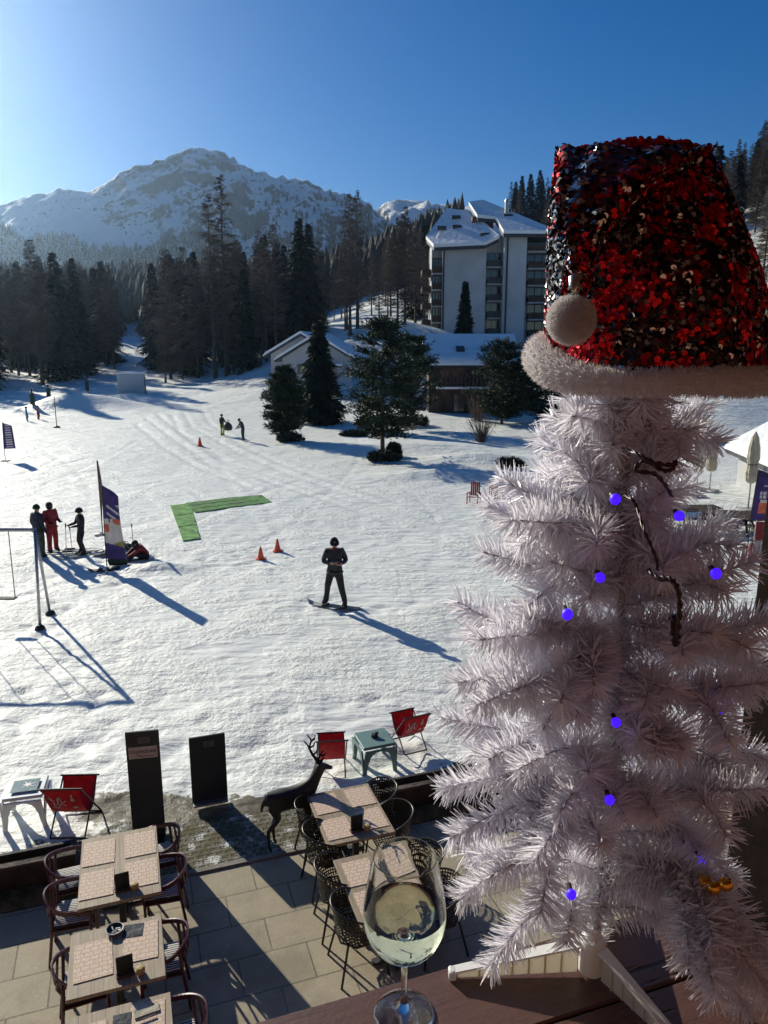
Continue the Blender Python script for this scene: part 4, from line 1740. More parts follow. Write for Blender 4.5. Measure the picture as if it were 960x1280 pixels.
# swing set
sw = thing('swing_set', 'grey metal swing frame with a hanging rope seat', 'swing', (-8.6, 18.0, 0))
m = MB()
m.tube([(.02, 0, 2.37), (-6, -.05, 2.37)], .045, 8)
m.build('top_bar', MATS['metal_grey'], sw, smooth=True)
for (x, y) in ((.13, -.52), (-.08, .55)):
    m = MB()
    m.tube([(0, 0, 2.4), (x, y, -.1)], .038, 8)
    lg = m.build('leg', MATS['metal_grey'], sw, smooth=True)
    m = MB()
    m.lathe([(.13, -.02), (.11, .05), (.06, .09)], 10, 0, Matrix.Translation((x, y, 0)))
    m.build('foot', MATS['metal_dark'], lg)
for x, lab in ((-.85, 'swing'), (-2.3, 'swing')):
    m = MB()
    m.bbox((x, -.05, .62), (.46, .18, .035), .01)
    st = m.build('seat', MATS['cloth_black'], sw)
    m = MB()
    for s in (-.21, .21):
        m.tube([(x + s, -.05, .63), (x + s, -.03, 2.36)], .011, 6)
    m.build('rope', MATS['metal_dark'], st)

# beach flags
mat('flag_purple', (.075, .045, .21), .6, var=.2, vscale=4, trans=.35)
mat('flag_white', (.62, .60, .58), .6, var=.1, vscale=4, trans=.35)
mat('flag_orange', (.62, .20, .11), .6, var=.2, vscale=6, trans=.35)
mat('flag_olive', (.36, .33, .08), .6, var=.2, vscale=6, trans=.35)
mat('flag_brown', (.20, .07, .05), .7, var=.3, vscale=6, trans=.2)
mat('flag_navy', (.03, .025, .10), .6, var=.2, vscale=4, trans=.2)


def ribbon_sheet(fn, nu, nv, th, mats_, matfn, parent, name):
    """curved cloth with real thickness from fn(u, v) -> point"""
    V, F, MI = [], [], []
    for k_ in (0, 1):
        for i in range(nv + 1):
            for j in range(nu + 1):
                p_, n_ = fn(j / nu, i / nv)
                V.append(Vector(p_) + Vector(n_) * th * (k_ - .5))
    o_ = (nu + 1) * (nv + 1)
    for i in range(nv):
        for j in range(nu):
            a = i * (nu + 1) + j
            c_ = matfn((j + .5) / nu, (i + .5) / nv)
            F.append((a, a + 1, a + nu + 2, a + nu + 1)); MI.append(c_)
            F.append((o_ + a + nu + 1, o_ + a + nu + 2, o_ + a + 1, o_ + a)); MI.append(c_)
    rim = [j for j in range(nu + 1)] + [i * (nu + 1) + nu for i in range(1, nv + 1)] + [nv * (nu + 1) + j for j in range(nu - 1, -1, -1)] + [i * (nu + 1) for i in range(nv - 1, 0, -1)]
    for a, b_ in zip(rim, rim[1:] + rim[:1]):
        F.append((a, b_, b_ + o_, a + o_)); MI.append(matfn(.5, .5))
    m = MB()
    m.v, m.f, m.m = [tuple(v) for v in V], F, MI
    return m.build(name, [MATS[q_] for q_ in mats_], parent, smooth=60)


def beach_flag(label, loc, rz, h, w_, z0, mats_, matfn, curve=True):
    root = thing('beach_flag', label, 'flag', loc, rz)
    def edge(v):
        return (0.06 * w_ * v, 0, z0 + (h - z0) * v)
    def fn(u, v):
        ww = w_ * (1 - .28 * v) * math.sqrt(max(0.0, min(1, (1 - v) * (7 if curve else 60)))) * .999 + .01
        zz = z0 + (h - z0) * v + (.10 * u * (1 - v) * 0)
        lean = .10 * w_ * v
        wav = .05 * math.sin(5 * v + 2 * u) * u
        return (lean + ww * u, wav, zz - (.22 * (u ** 2)) * w_ * (v > .85) * (v - .85) * 4), (0, 1, 0)
    ribbon_sheet(fn, 26, 80, .012, mats_, matfn, root, 'cloth')
    m = MB()
    pts = [(0, .012, -.1), (-.012, .012, z0)] + [(fn(0, t)[0][0] - .014, .012, fn(0, t)[0][2]) for t in (.2, .4, .6, .8, .95, 1.0)]
    m.tube(pts, .018, 8)
    m.build('pole', MATS['metal_dark'], root, smooth=True)
    m = MB()
    m.box((0, 0, .03), (.62, .08, .03), rz=.4)
    m.box((0, 0, .035), (.62, .08, .03), rz=-1.1)
    m.build('cross_base', MATS['metal_dark'], root)
    return root


def purple_design(u, v):
    # white swirls on purple, white field, orange patches, purple foot with olive edge
    if v < .16 + .06 * (1 - u):
        return 0
    if v < .16 + .14 * (u - .3) + .05 * (1 - u) and u > .45:
        return 3
    if v < .55:
        if .25 < u < .36 and v > .2:
            return 0 if v > .5 else 1
        if math.hypot((u - .12) / .22, (v - .42) / .06) < 1:
            return 2
        if math.hypot((u - .78) / .28, (v - .52) / .045) < 1:
            return 2
        return 1
    if v < .74:
        s_ = math.sin(u * 9 + v * 60)
        return 1 if s_ > .55 and u > .2 else 0
    return 0


q = gnd(134, 712)
beach_flag('purple and white printed beach flag on the snow beside the group', (q.x, q.y, 0), R(-12), 2.72, .66, .42, ['flag_purple', 'flag_white', 'flag_orange', 'flag_olive'], purple_design, True)
q = gnd(129, 668)
beach_flag('narrow brownish beach flag seen edge on behind the purple one', (q.x, q.y, 0), R(106), 2.75, .6, .5, ['flag_brown', 'flag_white'], lambda u, v: 0, True)
q = gnd(7, 576)
beach_flag('small distant purple and white flag at the left edge of the photo', (q.x, q.y, 0), R(30), 2.35, .62, .75, ['flag_purple', 'flag_white'], lambda u, v: 1 if (.2 < u < .8 and (int(v * 22) % 2)) else 0, True)
q = gnd(935, 682)
bf = beach_flag('large purple beach flag with white lettering and an orange picture', (q.x, q.y, 0), R(-6), 2.75, 1.0, 1.0, ['flag_navy', 'flag_white', 'flag_orange', 'flag_purple'],
                lambda u, v: 2 if (.2 < u < .62 and .12 < v < .34) else (1 if (.22 < u < .7 and .34 < v < .40) else (1 if (.2 < u < .75 and .42 < v < .56 and (int(u * 26) % 4 < 3) and not .485 < v < .50) else (1 if (.3 < u < .75 and .66 < v < .69) else (3 if v < .85 else 0)))), True)

# slalom marker, posts, stake
q = gnd(71, 534)
root = thing('slalom_pole', 'thin bare slalom pole with a dark foot on the far run', 'pole', (q.x, q.y, ground_z(q.x, q.y)))
m = MB(); m.tube([(0, 0, 0), (.02, 0, 2.7)], .035, 6); m.build('shaft', MATS['metal_dark'], root)
m = MB(); m.lathe([(.3, 0), (.26, .10), (.08, .16)], 12); m.build('foot', MATS['metal_dark'], root)
for (px, py, h, lab) in ((42, 515, 1.9, 'dark padded post in the shade, left of three at the wood edge'), (62, 506, 2.2, 'dark padded post in the shade, middle of three at the wood edge'), (110, 497, 2.0, 'dark padded post standing nearest to the snow mound')):
    q = gnd(px, py)
    root = thing('lift_post', lab, 'post', (q.x, q.y, ground_z(q.x, q.y) - .1))
    m = MB(); m.tube([(0, 0, 0), (0, 0, h)], .09, 8); m.build('pole', MATS['metal_dark'], root)
    m = MB(); m.tube([(0, 0, .2), (0, 0, h * .75)], .26, 8); m.build('padding', MATS['cloth_green'], root)
q = gnd(593, 796)
root = thing('snow_stake', 'short stake with a dark top standing in the groomed snow', 'stake', (q.x, q.y, 0))
m = MB(); m.bbox((0, 0, .13), (.13, .11, .30), .01); m.build('post', MATS['metal_grey'], root)
m = MB(); m.bbox((0, 0, .31), (.14, .12, .08), .01); m.build('cap', MATS['cloth_black'], root)
q = gnd(603, 800)
m = MB()

# red garden chair on the bank
mat('paint_red', (.34, .022, .022), .5, var=.2, vscale=6)
q = gnd(592, 628)
for i_, (dx, dy, rz, lab) in enumerate(((0, 0, R(-25), 'red wooden garden chair on the snow bank'), (.95, -.15, R(20), 'second red garden chair, half behind the white artificial tree'))):
    root = thing('garden_chair', lab, 'chair', (q.x + dx, q.y + dy, .05), rz, scale=.74)
    m = MB()
    for k_ in range(5):
        m.bbox((-.24 + .12 * k_, .28 + .0, .78), (.10, .03, .85), .008)
    m.build('backrest', MATS['paint_red'], root)
    m = MB()
    for k_ in range(5):
        m.bbox((0, -.28 + .13 * k_, .36 + (-.02 * k_)), (.56, .11, .03), .008)
    m.build('seat', MATS['paint_red'], root)
    for s in (-1, 1):
        m = MB(); m.bbox((s * .33, -.02, .56), (.12, .62, .03), .01); m.build('armrest', MATS['paint_red'], root)
        for y in (-.26, .26):
            m = MB(); m.bbox((s * .33, y, .22), (.05, .07, .66), .008); m.build('leg', MATS['paint_red'], root)

# closed parasols
mat('canvas_cream', (.55, .50, .38), .85, var=.15, vscale=3, bump=.02, bscale=9, trans=.2)


def parasol(label, px, ytop, D, rz):
    p_ = far(px, ytop, D)
    root = thing('closed_parasol', label, 'parasol', (p_.x, p_.y, 0), rz, 'folded parasols by the grey hut')
    H_ = p_.z
    m = MB()
    m.tube([(0, 0, 0), (0, 0, H_)], .035, 8)
    m.build('pole', MATS['metal_grey'], root, smooth=True)
    m = MB()
    z0 = H_ * .36
    hh_ = H_ - z0
    m.lathe([(.10, z0), (.20, z0 + .05 * hh_), (.24, z0 + .2 * hh_), (.18, z0 + .38 * hh_), (.23, z0 + .5 * hh_), (.20, z0 + .72 * hh_), (.12, z0 + .92 * hh_), (.04, z0 + 1.0 * hh_), (.02, H_ + .06)], 32, wob=lambda a, z: 1 + .16 * math.sin(8 * a + 2 * z) + .06 * math.sin(3 * a))
    m.build('canopy', MATS['canvas_cream'], root, smooth=True)
    m = MB()
    m.tube([(.0 + .2 * math.cos(a), .2 * math.sin(a), z0 + .38 * hh_) for a in np.linspace(0, 2 * PI, 17)[:-1]], .018, 6, closed=True)
    m.build('strap', MATS['cloth_charcoal'], root)
    m = MB()
    m.bbox((0, 0, .05), (.7, .7, .1), .02)
    m.build('foot', MATS['concrete'], root)
    return root


parasol('folded cream parasol, left one of the two standing close together', 877, 541, 34, 0)
parasol('folded cream parasol, right one of the two standing close together', 893, 545, 35, .8)
parasol('folded cream parasol standing apart in front of the grey hut', 945, 541, 31, 1.7)
parasol('folded parasol at the photo edge beside the grey hut', 975, 548, 33, .4)

# dark picnic tables below the hut
for i_, (px, py, rz, lab) in enumerate(((952, 668, 10, 'dark picnic table under the beach flag at the photo edge'), (905, 662, -12, 'dark picnic table mostly hidden behind the white branches'), (868, 655, 4, 'dark picnic table farther left behind the white branches'))):
    q = gnd(px, py)
    root = thing('picnic_table', lab, 'table', (q.x, q.y, 0), R(rz))
    m = MB()
    for k_ in range(5):
        m.bbox((0, -.32 + .16 * k_, .74), (1.8, .14, .04), .006)
    m.build('tabletop', MATS['dark_timber'], root)
    for s in (-1, 1):
        m = MB(); m.bbox((0, s * .72, .44), (1.8, .26, .04), .006); m.build('bench', MATS['dark_timber'], root)
        m = MB()
        m.tube([(s * .65, -.75, 0), (s * .65, -.2, .72)], .045, 6)
        m.tube([(s * .65, .75, 0), (s * .65, .2, .72)], .045, 6)
        m.tube([(s * .65, -.75, .42), (s * .65, .75, .42)], .04, 6)
        m.build('leg_frame', MATS['dark_timber'], root)
# crimson board sign + red post
q = gnd(953, 698)
root = thing('notice_board', 'crimson and grey notice panel at the right edge of the photo', 'sign', (q.x, q.y, 0), R(-5))
m = MB(); m.bbox((0, 0, .95), (.62, .05, .62), .01); m.build('panel', MATS['cloth_red_dark'], root)
m = MB(); m.bbox((0, 0, .38), (.60, .05, .5), .01); m.build('lower_panel', MATS['render_grey'], root)
for s in (-1, 1):
    m = MB(); m.tube([(s * .3, .04, 0), (s * .3, .04, 1.3)], .02, 6); m.build('post', MATS['metal_grey'], root)
q = gnd(938, 700)
root = thing('fire_extinguisher', 'small bright red cylinder on the snow next to the notice panel', 'extinguisher', (q.x, q.y, 0))
m = MB(); m.lathe([(.09, 0), (.1, .03), (.1, .5), (.07, .58), (.03, .62)], 14); m.build('bottle', MATS['cloth_red'], root, smooth=40)
m = MB(); m.lathe([(.03, .62), (.035, .7)], 8); m.tube([(0, 0, .68), (.1, 0, .66)], .015, 6); m.build('valve', MATS['cloth_black'], root)

# everything on the field is set on the lumpy snow surface
for o in list(bpy.data.objects):
    if o not in _before and o.parent is None and 'category' in o:
        o.location.z += snow_z(o.location.x, o.location.y) - ground_z(o.location.x, o.location.y)
# ------------------------------------------------------------------ terrace
def brick_mat(name, c1, c2, mortar, bw, bh, ms_, off, bump=.004, rough=.75, grime=True):
    m = bpy.data.materials.new(name)
    m.use_nodes = True
    k = NT(m)
    b = m.node_tree.nodes['Principled BSDF']
    tc = k.n('ShaderNodeTexCoord').outputs['Object']
    br = k.n('ShaderNodeTexBrick')
    br.offset = off
    br.inputs['Color1'].default_value = (*c1, 1)
    br.inputs['Color2'].default_value = (*c2, 1)
    br.inputs['Mortar'].default_value = (*mortar, 1)
    br.inputs['Scale'].default_value = 1
    br.inputs['Brick Width'].default_value = bw
    br.inputs['Row Height'].default_value = bh
    br.inputs['Mortar Size'].default_value = ms_
    br.inputs['Mortar Smooth'].default_value = .15
    k.l(tc, br.inputs['Vector'])
    n1 = k.noise(tc, 2.2, 6, .65)
    n2 = k.noise(tc, 55, 3, .6)
    n3 = k.noise(tc, 14, 4, .7)
    c = k.mix(k.rng(n1, .3, .75, 0, .55), br.outputs['Color'], tuple(v * .55 for v in c1))
    c = k.mix(k.rng(n2, .3, .7, 0, .35), c, tuple(min(1, v * 1.5) for v in c1))
    c = k.mix(k.rng(n3, .66, .74, 0, .7), c, (.62, .60, .56))
    wet = k.rng(k.noise(tc, .8, 5, .6), .50, .60)
    c = k.mix(k.math('MULTIPLY', wet, .38), c, tuple(v * .3 for v in c1))
    k.l(c, b.inputs['Base Color'])
    b.inputs['Roughness'].default_value = rough
    h = k.math('ADD', k.math('MULTIPLY', br.outputs['Fac'], -1.0), k.math('MULTIPLY', n2, .25))
    k.l(k.bump(h, bump), b.inputs['Normal'])
    MATS[name] = m
    return m


brick_mat('paver', (.41, .345, .235), (.34, .285, .20), (.05, .045, .04), .78, .52, .009, .5, .005)


def sheet(name, label, a0, b0, a1, b1, z, m, thick=.08, kind='structure'):
    mb = MB()
    mb.box(((a0 + a1) / 2, (b0 + b1) / 2, z - thick / 2), (a1 - a0, b1 - b0, thick))
    o = mb.build(name, m)
    o.rotation_euler.z = YAW
    tag(o, label, None, None, kind)
    return o


sheet('terrace_paving', 'beige paved terrace of large concrete slabs', -14, -2.5, 14, 8.9, .03, MATS['paver'])

# turf pavers of the path between the planters
tp = bpy.data.materials.new('turf_paver')
tp.use_nodes = True
k = NT(tp)
b = tp.node_tree.nodes['Principled BSDF']
tc = k.n('ShaderNodeTexCoord').outputs['Object']
br = k.n('ShaderNodeTexBrick')
br.offset = .5
for nm, v in (('Scale', 1), ('Brick Width', .125), ('Row Height', .105), ('Mortar Size', .028), ('Mortar Smooth', .4)):
    br.inputs[nm].default_value = v
k.l(tc, br.inputs['Vector'])
n1 = k.noise(tc, 3.5, 5, .6)
n2 = k.noise(tc, 40, 4, .6)
hole = k.mix(k.rng(n2, .35, .65), (.055, .06, .022), (.16, .13, .07))
rib = k.mix(k.rng(n2, .3, .7), (.17, .15, .11), (.24, .21, .16))
c = k.mix(br.outputs['Fac'], hole, rib)
snowp = k.rng(k.math('ADD', n1, k.math('MULTIPLY', k.math('SUBTRACT', n2, .5), .5)), .56, .66)
soil = k.mix(k.rng(n1, .42, .5), (.12, .105, .05), c)
k.l(k.mix(snowp, soil, (.74, .74, .71)), b.inputs['Base Color'])
b.inputs['Roughness'].default_value = .9
k.l(k.bump(k.math('ADD', k.math('MULTIPLY', br.outputs['Fac'], .6), n2), .03), b.inputs['Normal'])
sheet('turf_paver_path', 'grass paver path with earth, turf and snow remains', -.95, 8.9, 3.1, 9.95, .025, tp, .05)
mat('kerb_stone', (.24, .22, .19), .8, var=.25, vscale=5, bump=.006, bscale=30)
sheet('terrace_kerb', 'narrow stone edging of the terrace', -.95, 8.86, 3.1, 8.94, .055, MATS['kerb_stone'])

# mossy strips in front of the planters
mat('moss', (.045, .055, .016), .95, var=.5, vscale=6, col2=(.15, .12, .06), bump=.05, bscale=18)
for a0, a1 in ((-9, -.95), (3.1, 9.5)):
    mb = MB()
    n_ = 60
    rows = 7
    V = []
    for i in range(n_ + 1):
        for j in range(rows):
            a = a0 + (a1 - a0) * i / n_
            bb = 8.92 + .40 * j / (rows - 1)
            V.append((a, bb, .03 + .085 * math.sin(PI * j / (rows - 1)) ** .7 * (1 + .8 * noise.noise(Vector((a * 2.2, bb * 5, 1))))))
    i = np.arange(n_)[:, None] * rows + np.arange(rows - 1)[None]
    Q = np.stack([i, i + 1, i + rows + 1, i + rows], -1).reshape(-1, 4)[:, ::-1]
    o = np_obj('mossy_bed', V, Q, MATS['moss'], smooth=True)
    o.rotation_euler.z = YAW
    tag(o, 'mossy earth strip along the terrace edge', None, None, 'structure')
    # grass blades
    n2_ = 1500
    P = np.stack([rng.uniform(a0, a1, n2_), rng.uniform(8.93, 9.3, n2_), np.full(n2_, .08)], 1)
    D = unit(np.stack([rng.normal(0, .5, n2_), rng.normal(0, .5, n2_), np.ones(n2_) * .7], 1))
    V, Q = ribbons(P, D, rng.uniform(.03, .09, n2_), .007, bend=.3)
    o = np_obj('grass', V, Q, MATS['moss'])
    o.rotation_euler.z = YAW
    tag(o, 'short yellowish grass in the mossy strip', 'grass', None, 'stuff')

mat('sleeper', (.030, .024, .020), .75, var=.5, vscale=4, bump=.012, bscale=14)
for a0, a1, lab in ((-9, -.98, 'low dark timber planter wall left of the path behind the laid tables'), (3.12, 9.5, 'low dark timber planter wall right of the path beside the perforated chairs')):
    c = T((a0 + a1) / 2, 9.32)
    root = thing('planter_wall', lab, 'planter', (c.x, c.y, 0), YAW)
    L_ = a1 - a0
    mb = MB()
    mb.bbox((0, -.06, .20), (L_, .07, .40), .012)
    mb.build('front_board', MATS['sleeper'], root)
    mb = MB()
    mb.bbox((0, .32, .16), (L_, .07, .36), .012)
    mb.build('rear_board', MATS['sleeper'], root)
    mb = MB()
    mb.bbox((0, -.06, .41), (L_ + .04, .11, .04), .01)
    mb.build('cap_rail', MATS['bark'], root)
    mb = MB()
    mb.box((0, .13, .12), (L_ - .06, .31, .24))
    mb.build('soil', MATS['moss'], root)
    for s in (-1, 1):
        mb = MB()
        mb.bbox((s * (L_ / 2 - .035), .13, .18), (.07, .30, .36), .01)
        mb.build('end_board', MATS['sleeper'], root)

# ------------------------------------------------------------------ tables
wt = bpy.data.materials.new('table_wood')
wt.use_nodes = True
k = NT(wt)
b = wt.node_tree.nodes['Principled BSDF']
tc = k.n('ShaderNodeTexCoord').outputs['Object']
mp = k.n('ShaderNodeMapping')
mp.inputs['Scale'].default_value = (14, 1.2, 14)
k.l(tc, mp.inputs['Vector'])
n1 = k.noise(mp.outputs[0], 3.0, 6, .65)
wv = k.n('ShaderNodeTexBrick')
wv.offset = .5
for nm, v in (('Scale', 1), ('Brick Width', 3.0), ('Row Height', .115), ('Mortar Size', .0025)):
    wv.inputs[nm].default_value = v
mp2 = k.n('ShaderNodeMapping')
mp2.inputs['Rotation'].default_value = (0, 0, PI / 2)
k.l(tc, mp2.inputs['Vector'])
k.l(mp2.outputs[0], wv.inputs['Vector'])
wv.inputs['Color1'].default_value = (.46, .35, .23, 1)
wv.inputs['Color2'].default_value = (.37, .28, .185, 1)
wv.inputs['Mortar'].default_value = (.10, .08, .06, 1)
k.l(k.mix(k.rng(n1, .3, .72, 0, .6), wv.outputs['Color'], (.17, .13, .09)), b.inputs['Base Color'])
b.inputs['Roughness'].default_value = .6
k.l(k.bump(n1, .002), b.inputs['Normal'])
MATS['table_wood'] = wt
mat('steel_post', (.10, .10, .10), .5, .7, var=.2, vscale=8)


def table(a, b_, w_, l_, label):
    p_ = T(a, b_)
    root = thing('dining_table', label, 'table', (p_.x, p_.y, .03), YAW, 'dining tables on the terrace')
    m = MB()
    m.bbox((0, 0, .73), (w_, l_, .04), .006)
    m.build('tabletop', MATS['table_wood'], root)
    for yy in ((-.28, .28) if l_ > 1 else (0,)):
        m = MB()
        m.bbox((0, yy, .36), (.075, .075, .70), .006)
        pd = m.build('pedestal', MATS['steel_post'], root)
        m = MB()
        m.bbox((0, yy, .015), (.5, .09, .03), .006)
        m.bbox((0, yy, .018), (.09, .40, .03), .006)
        m.build('base', MATS['steel_post'], pd)
    return root


table(-.41, 8.33, .88, 1.26, 'laid wooden table in front of the tall dark sign, with four placemats')
table(-.44, 6.92, .90, .86, 'laid wooden table with the ashtray, second from the snow on the left')
table(-.42, 5.86, .92, .86, 'wooden table cut by the bottom edge of the photo, with a spread napkin')
table(2.42, 8.42, .88, 1.14, 'laid wooden table under the antler shadow beside the deer')
table(2.43, 7.02, .92, 1.14, 'wooden table seen behind the wine glass')

# printed paper placemats: faint pink line drawing on cream paper
pm = bpy.data.materials.new('placemat_paper')
pm.use_nodes = True
k = NT(pm)
b = pm.node_tree.nodes['Principled BSDF']
tc = k.n('ShaderNodeTexCoord').outputs['Object']
bk = k.n('ShaderNodeTexBrick')
bk.offset = .37
for nm, v in (('Scale', 1), ('Brick Width', .082), ('Row Height', .058), ('Mortar Size', .006), ('Mortar Smooth', .4)):
    bk.inputs[nm].default_value = v
k.l(tc, bk.inputs['Vector'])
n1 = k.noise(tc, 70, 5, .7)
n2 = k.noise(tc, 26, 4, .6)
f = k.math('MAXIMUM', k.math('MULTIPLY', bk.outputs['Fac'], .75), k.rng(n1, .50, .62, 0, .85))
c = k.mix(f, (.74, .60, .48), (.42, .19, .15))
c = k.mix(k.rng(n2, .52, .64, 0, .7), c, (.62, .47, .17))
k.l(c, b.inputs['Base Color'])
b.inputs['Roughness'].default_value = .7
MATS['placemat_paper'] = pm
TZ = .785


def flat(name, label, cat_, a, b_, w_, l_, m_, z=TZ, rz=0, group=None, th=.002):
    p_ = T(a, b_)
    root = thing(name, label, cat_, (p_.x, p_.y, z), YAW + rz, group)
    m = MB()
    m.bbox((0, 0, th / 2), (w_, l_, th), .0005)
    m.build('sheet', MATS[m_], root)
    return root


gp = 'printed paper placemats'
for (da, db, lab) in ((-.235, .30, 'far left'), (.235, .31, 'far right'), (-.245, -.27, 'near left'), (.235, -.24, 'near right')):
    flat('placemat', f'printed placemat, {lab} one of four on the table before the tall dark sign', 'placemat', -.41 + da, 8.33 + db, .36, .46, 'placemat_paper', rz=random.uniform(-.03, .03), group=gp)
flat('placemat', 'printed placemat left of the ashtray table\'s menu stand', 'placemat', -.66, 6.92, .36, .50, 'placemat_paper', rz=.03, group=gp)
flat('placemat', 'printed placemat under the dark leaflet on the ashtray table', 'placemat', -.21, 7.02, .34, .52, 'placemat_paper', rz=-.05, group=gp)
flat('leaflet', 'dark blue menu leaflet lying on the ashtray table', 'leaflet', -.28, 7.19, .20, .18, 'cloth_navy', TZ + .004, rz=-.12)
flat('placemat', 'printed placemat on the bottom edge table, left side', 'placemat', -.68, 5.92, .34, .48, 'placemat_paper', rz=.06, group=gp)
flat('placemat', 'printed placemat on the bottom edge table, beside the burgundy chair', 'placemat', -.18, 5.98, .30, .50, 'placemat_paper', rz=-.06, group=gp)
flat('leaflet', 'dark blue leaflet lying in the middle of the bottom edge table', 'leaflet', -.40, 5.97, .16, .40, 'cloth_navy', TZ + .004, rz=-.05)
flat('napkin', 'folded cream napkin on the right placemat of the bottom edge table', 'napkin', -.18, 6.13, .22, .10, 'canvas_cream', TZ + .004, rz=.1, th=.012)
flat('pen', 'black pen lying across the napkin on the bottom edge table', 'pen', -.18, 6.04, .16, .010, 'cloth_black', TZ + .014, rz=.12, th=.009)
for (da, db, lab) in ((-.235, .28, 'far left'), (.235, .29, 'far right'), (-.235, -.27, 'near left'), (.235, -.22, 'near right')):
    flat('placemat', f'printed placemat, {lab} one of four on the table beside the deer', 'placemat', 2.42 + da, 8.42 + db, .34, .42, 'placemat_paper', rz=random.uniform(-.03, .03), group=gp)
flat('placemat', 'printed placemat, far left on the table behind the wine glass', 'placemat', 2.21, 7.28, .34, .42, 'placemat_paper', group=gp)
flat('placemat', 'printed placemat, near left on the table behind the wine glass', 'placemat', 2.20, 6.76, .34, .42, 'placemat_paper', group=gp)
flat('placemat', 'printed placemat seen through the rim of the wine glass', 'placemat', 2.68, 7.30, .32, .42, 'placemat_paper', rz=.1, group=gp)
flat('placemat', 'printed placemat, near right on the table behind the wine glass', 'placemat', 2.68, 6.78, .32, .42, 'placemat_paper', group=gp)
flat('leaflet', 'dark leaflet between the placemats behind the wine glass', 'leaflet', 2.44, 7.2, .14, .34, 'cloth_navy', TZ + .002, rz=.08)

mat('slate', (.010, .012, .014), .45, var=.3, vscale=12)
mat('wood_pale', (.42, .27, .12), .6, var=.25, vscale=20)
mat('candle_wax', (.62, .50, .20), .4, trans=.3)


def menu_stand(a, b_, label):
    p_ = T(a, b_)
    root = thing('menu_stand', label, 'menu stand', (p_.x, p_.y, TZ), YAW + R(4))
    m = MB()
    m.bbox((0, 0, .115), (.155, .014, .21), .003)
    m.build('panel', MATS['slate'], root)
    m = MB()
    m.bbox((0, 0, .0125), (.17, .07, .025), .004)
    m.build('foot', MATS['dark_timber'], root)


def candle(a, b_, label):
    p_ = T(a, b_)
    root = thing('candle_holder', label, 'candle', (p_.x, p_.y, TZ), YAW)
    m = MB()
    m.lathe([(.035, 0), (.042, .01), (.042, .055), (.036, .06)], 16)
    m.build('holder', MATS['wood_pale'], root, smooth=40)
    m = MB()
    m.lathe([(.03, .058), (.03, .068), (.004, .07)], 14)
    m.build('wax', MATS['candle_wax'], root)


menu_stand(-.38, 7.86, 'black menu stand on the table in front of the tall sign')
candle(-.25, 7.84, 'pale wooden candle holder by the menu stand before the tall sign')
menu_stand(-.36, 6.62, 'black menu stand on the ashtray table')
candle(-.22, 6.60, 'pale wooden candle holder by the menu stand on the ashtray table')
menu_stand(2.40, 8.02, 'black menu stand on the table beside the deer')
candle(2.53, 8.00, 'pale wooden candle holder on the table beside the deer')
p_ = T(-.46, 7.24)
root = thing('ashtray', 'round black and white ashtray on the second left table', 'ashtray', (p_.x, p_.y, TZ), YAW)
m = MB()
m.lathe([(.06, 0), (.075, .01), (.085, .035), (.08, .04), (.068, .02), (.05, .012), (.001, .011)], 24, cap=False)
m.build('bowl', MATS['slate'], root, smooth=40)
m = MB()
m.lathe([(.088, .030), (.091, .036), (.087, .042), (.082, .041)], 24, cap=False)
for k_ in range(3):
    a = k_ * 2.1
    m.tube([(.055 * math.cos(a), .055 * math.sin(a), .028), (.015 * math.cos(a + 1), .015 * math.sin(a + 1), .022)], .007, 6)
m.build('rim', MATS['plastic_white'], root)

# ------------------------------------------------------------------ chairs
mat('burgundy_paint', (.075, .012, .020), .28, var=.15, vscale=6, spec=.6)
mat('chair_bronze', (.040, .034, .028), .35, .5, var=.2, vscale=8)
zc_ = bpy.data.materials.new('cushion_stripes')
zc_.use_nodes = True
k = NT(zc_)
b = zc_.node_tree.nodes['Principled BSDF']
tc = k.n('ShaderNodeTexCoord').outputs['Object']
wv = k.n('ShaderNodeTexWave')
wv.inputs['Scale'].default_value = 11
wv.inputs['Distortion'].default_value = 2.2
k.l(tc, wv.inputs['Vector'])
k.l(k.mix(k.rng(wv.outputs['Fac'], .42, .58), (.025, .022, .022), (.62, .60, .57)), b.inputs['Base Color'])
b.inputs['Roughness'].default_value = .85
MATS['cushion_stripes'] = zc_


